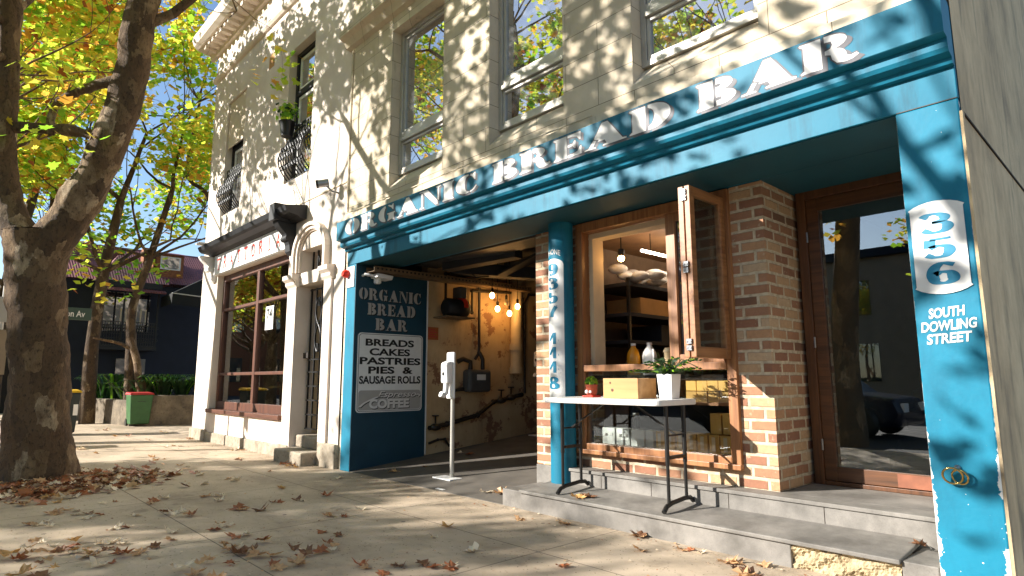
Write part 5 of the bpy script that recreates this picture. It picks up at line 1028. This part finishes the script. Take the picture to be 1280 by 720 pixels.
dmr = MB().box(-29.5, -28.2, 2.5, 3.5, 5.3, 6.3).build('dormer', M['chimney'], hs); MB().box(-28.198, -28.17, 2.62, 3.38, 5.65, 6.2).build('window', M['white'], dmr); MB().box(-28.168, -28.16, 2.68, 3.32, 5.7, 6.15).build('pane', M['gdark'], dmr); mb = MB(); mb.add([(-28.0,2.3,6.3),(-28.0,3.7,6.3),(-30,3.7,6.7),(-30,2.3,6.7)], [(0,1,2,3)]); mb.build('dormer_roof', M['roof'], dmr)
vr = MB(); vr.box(-27.88, -27.0, .55, 2.45, 2.25, 2.40); vr.box(-27.05, -26.98, .5, 2.5, 4.62, 4.85)
for y_ in (.58, 1.25, 2.40): vr.box(-27.06, -27.0, y_-.03, y_+.03, 2.40, 4.62)
ve = vr.build('verandah', M['houseblk'], hs)
mb = MB(); mb.hexa([(-27.0,.45,4.50),(-26.75,.45,4.44),(-26.75,2.6,4.44),(-27.0,2.6,4.50),(-27.0,.45,4.60),(-26.75,.45,4.50),(-26.75,2.6,4.50),(-27.0,2.6,4.60)]); mb.build('valance', M['roof'], ve)
mb = MB()
for k in range(23):
    y_ = .62+k*.081; mb.bar((-27.03,y_,2.42), (-27.03,y_,3.30), .02, .012)
    for z_ in (2.65, 2.9, 3.12): mb.tube([(-27.03,y_+.04+.035*math.cos(q*.9),z_+.05*math.sin(q*.9)) for q in range(8)], .008, 4)
for z_ in (2.42, 2.55, 3.18, 3.30): mb.bar((-27.03,.58,z_), (-27.03,2.42,z_), .025, .025)
mb.build('lace_rail', M['iron'], ve)
MB().box(-27.89, -27.86, .7, 2.3, 3.0, 4.5).build('glazing', M['gdark'], ve)
mb = MB()
for k in range(6): y_ = 1.3+k*.17; mb.box(-27.859, -27.856, y_, y_+.05, 3.3, 3.9)
mb.build('curtain', M['blind'], ve)
gwd = MB().box(-27.88, -27.84, 1.3, 2.3, 1.15, 1.95).build('window', M['gdark'], hs)
mb = MB(); mb.box(-27.838, -27.83, 1.62, 1.65, 1.15, 1.95); mb.box(-27.838, -27.83, 1.95, 1.98, 1.15, 1.95); mb.build('glazing_bar', M['grey'], gwd)
aw = thing('black_awning', (-26.5, 3.3, 4.4), 'black canvas awning sloping out beside the pale corner building', 'awning')
mb = MB(); mb.add([(-26.0,2.62,4.42),(-26.0,3.9,4.35),(-27.6,2.62,4.42),(-27.6,5.2,6.0),(-26.6,5.2,6.0),(-26.0,2.62,4.0),(-26.0,3.95,3.9),(-27.6,2.62,4.0)], [(0,1,4,3),(0,3,2),(0,5,6,1),(0,2,7,5)]); mb.build('canvas', M['cloth'], aw)
MB().bar((-25.99,2.6,4.42), (-25.99,4.0,4.35), .04, .04).build('bar', M['alu'], aw)
# low dark shopfront with lamps left of the house
cf_ = thing('dim_cafe', (-28, -2, 0), 'dim cafe front with a green lamp and glowing sign seen past the big trunk', 'shop')
MB().box(-29, -27.92, -3.8, -1.22, 0, 3.6).build('wall', M['darkint'], cf_); MB().box(-27.9, -27.88, -1.5, -1.25, 1.1, 1.4).build('glowing_sign', M['lampwarm'], cf_)
mb = MB(); mb.lathe((-27.6,-1.25,0), [(.26,2.05),(.22,2.25),(.10,2.35)], 14); mb.build('lamp_shade', M['lampgreen'], cf_); MB().tube([(-27.6,-1.25,2.35),(-27.6,-1.25,3.3),(-27.92,-1.25,3.3)], .02, 6).build('bracket', M['iron'], cf_)
# terrace across the road, seen only in the glass
tc = thing('terrace_building', (-8, -27, 0), 'plain beige terrace across the road', 'building')
MB().box(-90, 40, -34, -27, -.1, 7).build('wall', M['beige'], tc); MB().box(-90.3, 40.3, -34, -26.7, 7.002, 7.4).build('parapet', M['navy'], tc)
for k in range(22):
    x_ = -70+k*4.2; MB().box(x_, x_+1.4, -26.99, -26.96, 1, 2.8).build('window', M['gdark'], tc); MB().box(x_, x_+1.2, -26.99, -26.96, 4.2, 5.9).build('window', M['gdark'], tc)

rw = thing('added_brick_terrace', (-56, -16, 0), 'added brown brick terrace at the far end of the street, only for reflection', 'building')  # unseen building added to cover the bright horizon mirrored in the shop window
MB().box(-66, -52, -26.5, -7, -.1, 9).build('wall', M['chimney'], rw); MB().box(-66.2, -51.8, -26.6, -6.8, 9.002, 9.4).build('parapet', M['navy'], rw)
for k in range(5):
    y_ = -25+k*3.6; MB().box(-51.99, -51.96, y_, y_+1.3, 1, 2.9).build('window', M['gdark'], rw); MB().box(-51.99, -51.96, y_, y_+1.2, 5, 7).build('window', M['gdark'], rw)
for o in [q for q in COL.objects if q.name.startswith('plane_tree') and 'further down' in q.get('label', '')]:
    copy_tree(o, (-27,-9,0), 'plane tree on the far kerb well down the street'); copy_tree(o, (-37,-13,0), 'plane tree furthest down the far kerb')
for o in [q for q in COL.objects if q.get('label', '').endswith('behind the viewpoint')]: copy_tree(o, (-3.9,-12.6,0), 'plane tree across the road in front of the beige terrace')
for o in [q for q in COL.objects if q.get('label', '').startswith('small plane tree on the far')]:
    copy_tree(o, (-25.5,-6.0,0), 'low plane tree on the kerb past the side street'); copy_tree(o, (-31,-7.4,0), 'low plane tree further past the side street'); copy_tree(o, (-37,-9.6,0), 'low plane tree at the end of the kerb')
# a car parked on the street behind the viewpoint, seen in the door glass
cx_, cy_ = -5.9, -8.8
car = thing('parked_car', (cx_, cy_, -.1), 'dark blue hatchback parked on the street, mirrored in the glass door', 'car')
P_ = [(-2.0,.25),(2.0,.25),(2.05,.55),(1.95,.82),(1.15,.92),(.55,1.40),(-1.25,1.45),(-1.85,.98),(-2.05,.85),(-2.08,.5)]
mb = MB(); mb.prism(P_, (cx_,cy_-.85,-.1), (1,0,0), (0,0,1), (0,1.7,0)); mb.build('body', mat('car_paint_navy', '#141a2c', .2, .05, 3, 0), car, bevel=.08)
for yy in (cy_-.853, cy_+.853):
    mb = MB(); mb.add([(cx_+p[0], yy, p[1]-.1) for p in ((1.0,.95),(.5,1.34),(-.2,1.37),(-.2,.95))], [(0,1,2,3)]); mb.add([(cx_+p[0], yy, p[1]-.1) for p in ((-.28,.95),(-.28,1.37),(-1.15,1.38),(-1.6,.98))], [(0,1,2,3)]); mb.build('side_window', M['gdark'], car)
    for xx in (-1.3, 1.3): MB().lathe((cx_+xx,yy,.22), [(.20,-.06),(.32,-.06),(.32,.06),(.20,.06)], 22, 0, True, 'y').build('wheel', M['black'], car)
for xx in (2.03, -2.06):
    for yy in (-.6, .6): MB().box(cx_+xx-.03, cx_+xx+.03, cy_+yy-.15, cy_+yy+.15, .45, .62).build('headlight' if xx > 0 else 'tail_light', M['plastic' if xx > 0 else 'red'], car)
# ================================================================== FALLEN LEAVES
random.seed(9)
def curled(seed):
    random.seed(seed); mb = MB(); cv = random.uniform(.0,.5); tw = random.uniform(-.5,.5); fold = random.uniform(.1,.5)
    ring_ = [(p[0]*random.uniform(.75,1.2), (p[1]-.25)*random.uniform(.75,1.2)) for p in LEAF]; vs_ = [(0,0,.0)]
    for s_ in (.5, 1.0): vs_ += [(x*s_, y*s_, (cv*(x*x+.6*y*y)+fold*abs(x)*.5+tw*x*y+random.uniform(-.12,.12))*s_*s_) for x, y in ring_]
    n = len(ring_); f = [(0, 1+i, 1+(i+1)%n) for i in range(n)]+[(1+i, 1+n+i, 1+n+(i+1)%n, 1+(i+1)%n) for i in range(n)]
    zmin = min(v[2] for v in vs_); mb.add([(x, y, z-zmin) for x, y, z in vs_], f, 0, False)
    b = (0,-.25-.05,.0); mb.tube([(0,-.28,.02-zmin),(.05,-.55,.05-zmin),(.02,-.75,.02-zmin)], .012, 4); return mb
FM = ['fl_t','fl_b','fl_r','fl_p','fl_y','fl_t','fl_p']
FN = {'fl_t':'tan','fl_b':'dark brown','fl_r':'rust-coloured','fl_p':'pale buff','fl_y':'yellow-brown'}
PROTO = []
def leaf_obj(k):
    m = FM[k % 7]; o = curled(100+k).build('fallen_leaf', M[m], loc=(0,0,0)); o['label'] = 'dry curled '+FN[m]+' plane leaf lying on the footpath'; o['category'] = 'leaf'; o['group'] = 'fallen leaves on the footpath'; return o
CL = [(-7.18,-3.11,5),(-7.4,-2.79,7),(-8.0,-2.2,7),(-6.55,-2.93,3),(-6.51,-2.79,3),(-6.32,-2.74,3),(-5.35,-3.14,7),(-5.04,-3.3,7),(-4.73,-2.97,9),(-4.85,-2.84,4),(-4.6,-3.19,5),(-5.56,-2.63,2),(-4.8,-2.62,3),(-5.73,-2.19,5),(-5.32,-2.44,1),(-6.51,-1.73,4),(-7.38,-1.25,3),(-5.11,-2.08,4),(-5.74,-1.79,1),(-5.7,-1.55,3),(-5.7,-1.44,2),(-5.62,-1.25,2),(-4.83,-1.37,3),(-4.31,-1.66,2),(-4.26,-2.26,8),(-4.03,-2.1,9),(-3.94,-1.87,5),(-4.05,-2.56,5),(-3.52,-1.82,2),(-3.35,-1.75,2),(-3.08,-1.51,4),(-10,-1.44,4),(-8.93,-1.27,2),(-9.14,-.55,3),(-8.11,-.3,5),(-7.78,-.1,2),(-6.62,-.28,1),(-3.9,-.87,1),(-3.28,-1.17,1),(-13.05,.0,3),(-10.5,-.12,4),(-14.75,-.92,4),(-16.6,-.86,4),(-15.1,.12,2),(-2.82,-.06,2),(-2.29,-.10,2),(-2.22,-.08,1),(-1.79,-.18,4),(-1.9,-.12,2),(-3.36,-.12,1),(-2.46,-.31,1),(-4.66,.3,2),(-6.6,-2.23,3),(-6.14,-3.05,2),(-6.15,-3.25,3),(-6.5,-1.07,1),(-5.68,-.86,1),(-4.87,-1.06,1),(-11.8,-.7,3),(-12.4,-2.0,3),(-6.49,.38,1),(-6.35,.62,1),(-6.63,1.46,2)]
pts_ = []
for x, y, n in CL:
    for i in range(n): pts_.append((x+random.gauss(0,.05+.016*n), y+random.gauss(0,.05+.010*n), random.uniform(0,.03)*(n > 4)))
while len(pts_) < 225: pts_.append((random.uniform(-14,-2.5), random.uniform(-3.3,-.1), 0))
pts_ += [(-3.40,.05,.168), (-3.33,.10,.172), (-1.10,.28,.185)]
src = {}
for k, (x, y, z) in enumerate(pts_):
    kk = random.randrange(24)
    if kk in src: o = src[kk].copy(); COL.objects.link(o)
    else: o = src[kk] = leaf_obj(kk)
    if y > -.025 and -7.2 < x < -4.1: z += ramp(y)
    elif y > -.03 and z < .1: y = -.05
    if -8.9 < x < -7.3 and y > -.28 and z < .1: y = -.32
    o.location = (x, y, z+.002); o.rotation_euler = (random.uniform(-.25,.25), random.uniform(-.25,.25), random.random()*6.283); s_ = random.triangular(.05,.14,.088); o.scale = (s_,s_,s_)
for o, l in zip(list(COL.objects)[-3:], ('tan plane leaf lying under the left foot of the folding table', 'curled plane leaf beside the left table foot on the bluestone step', 'golden brown plane leaf on the step beside the teal pilaster')): o['label'] = l
random.seed(77)
mb = MB()
for i in range(900):
    a = random.gauss(.25,.8); r_ = .38+abs(random.gauss(0,.5)); x = -8.78+r_*math.cos(a); y = -2.87+r_*math.sin(a)*1.0
    add_leaf(mb, (x, y, .012+random.random()*.07*max(0, 1.1-r_)), Vector((0,0,1))+rdir()*.55, random.uniform(.08,.13), random.choice((0,1,1,2,2,3)), False)
setp(mb.build('leaf_litter', [M['fl_t'], M['fl_b'], M['fl_r'], M['fl_p']], loc=(-8.3,-2.7,0)), 'heap of dry brown leaf litter round the foot of the big plane tree', 'leaves', kind='stuff')
mb = MB()
for i in range(900):
    x = random.uniform(-13.3,-1.2); y = random.uniform(-3.4,-.05) if i % 3 else -abs(random.gauss(0,.12))-.03
    add_leaf(mb, (x, y, .004+random.random()*.006), Vector((0,0,1))+rdir()*.3, random.uniform(.008,.025), random.choice((0,1,2,3)), True)
setp(mb.build('leaf_crumbs', [M['fl_t'], M['fl_b'], M['fl_r'], M['fl_p']], loc=(-6,-1.5,0)), 'scattered crumbs of broken dry leaves on the footpath', 'debris', kind='stuff')
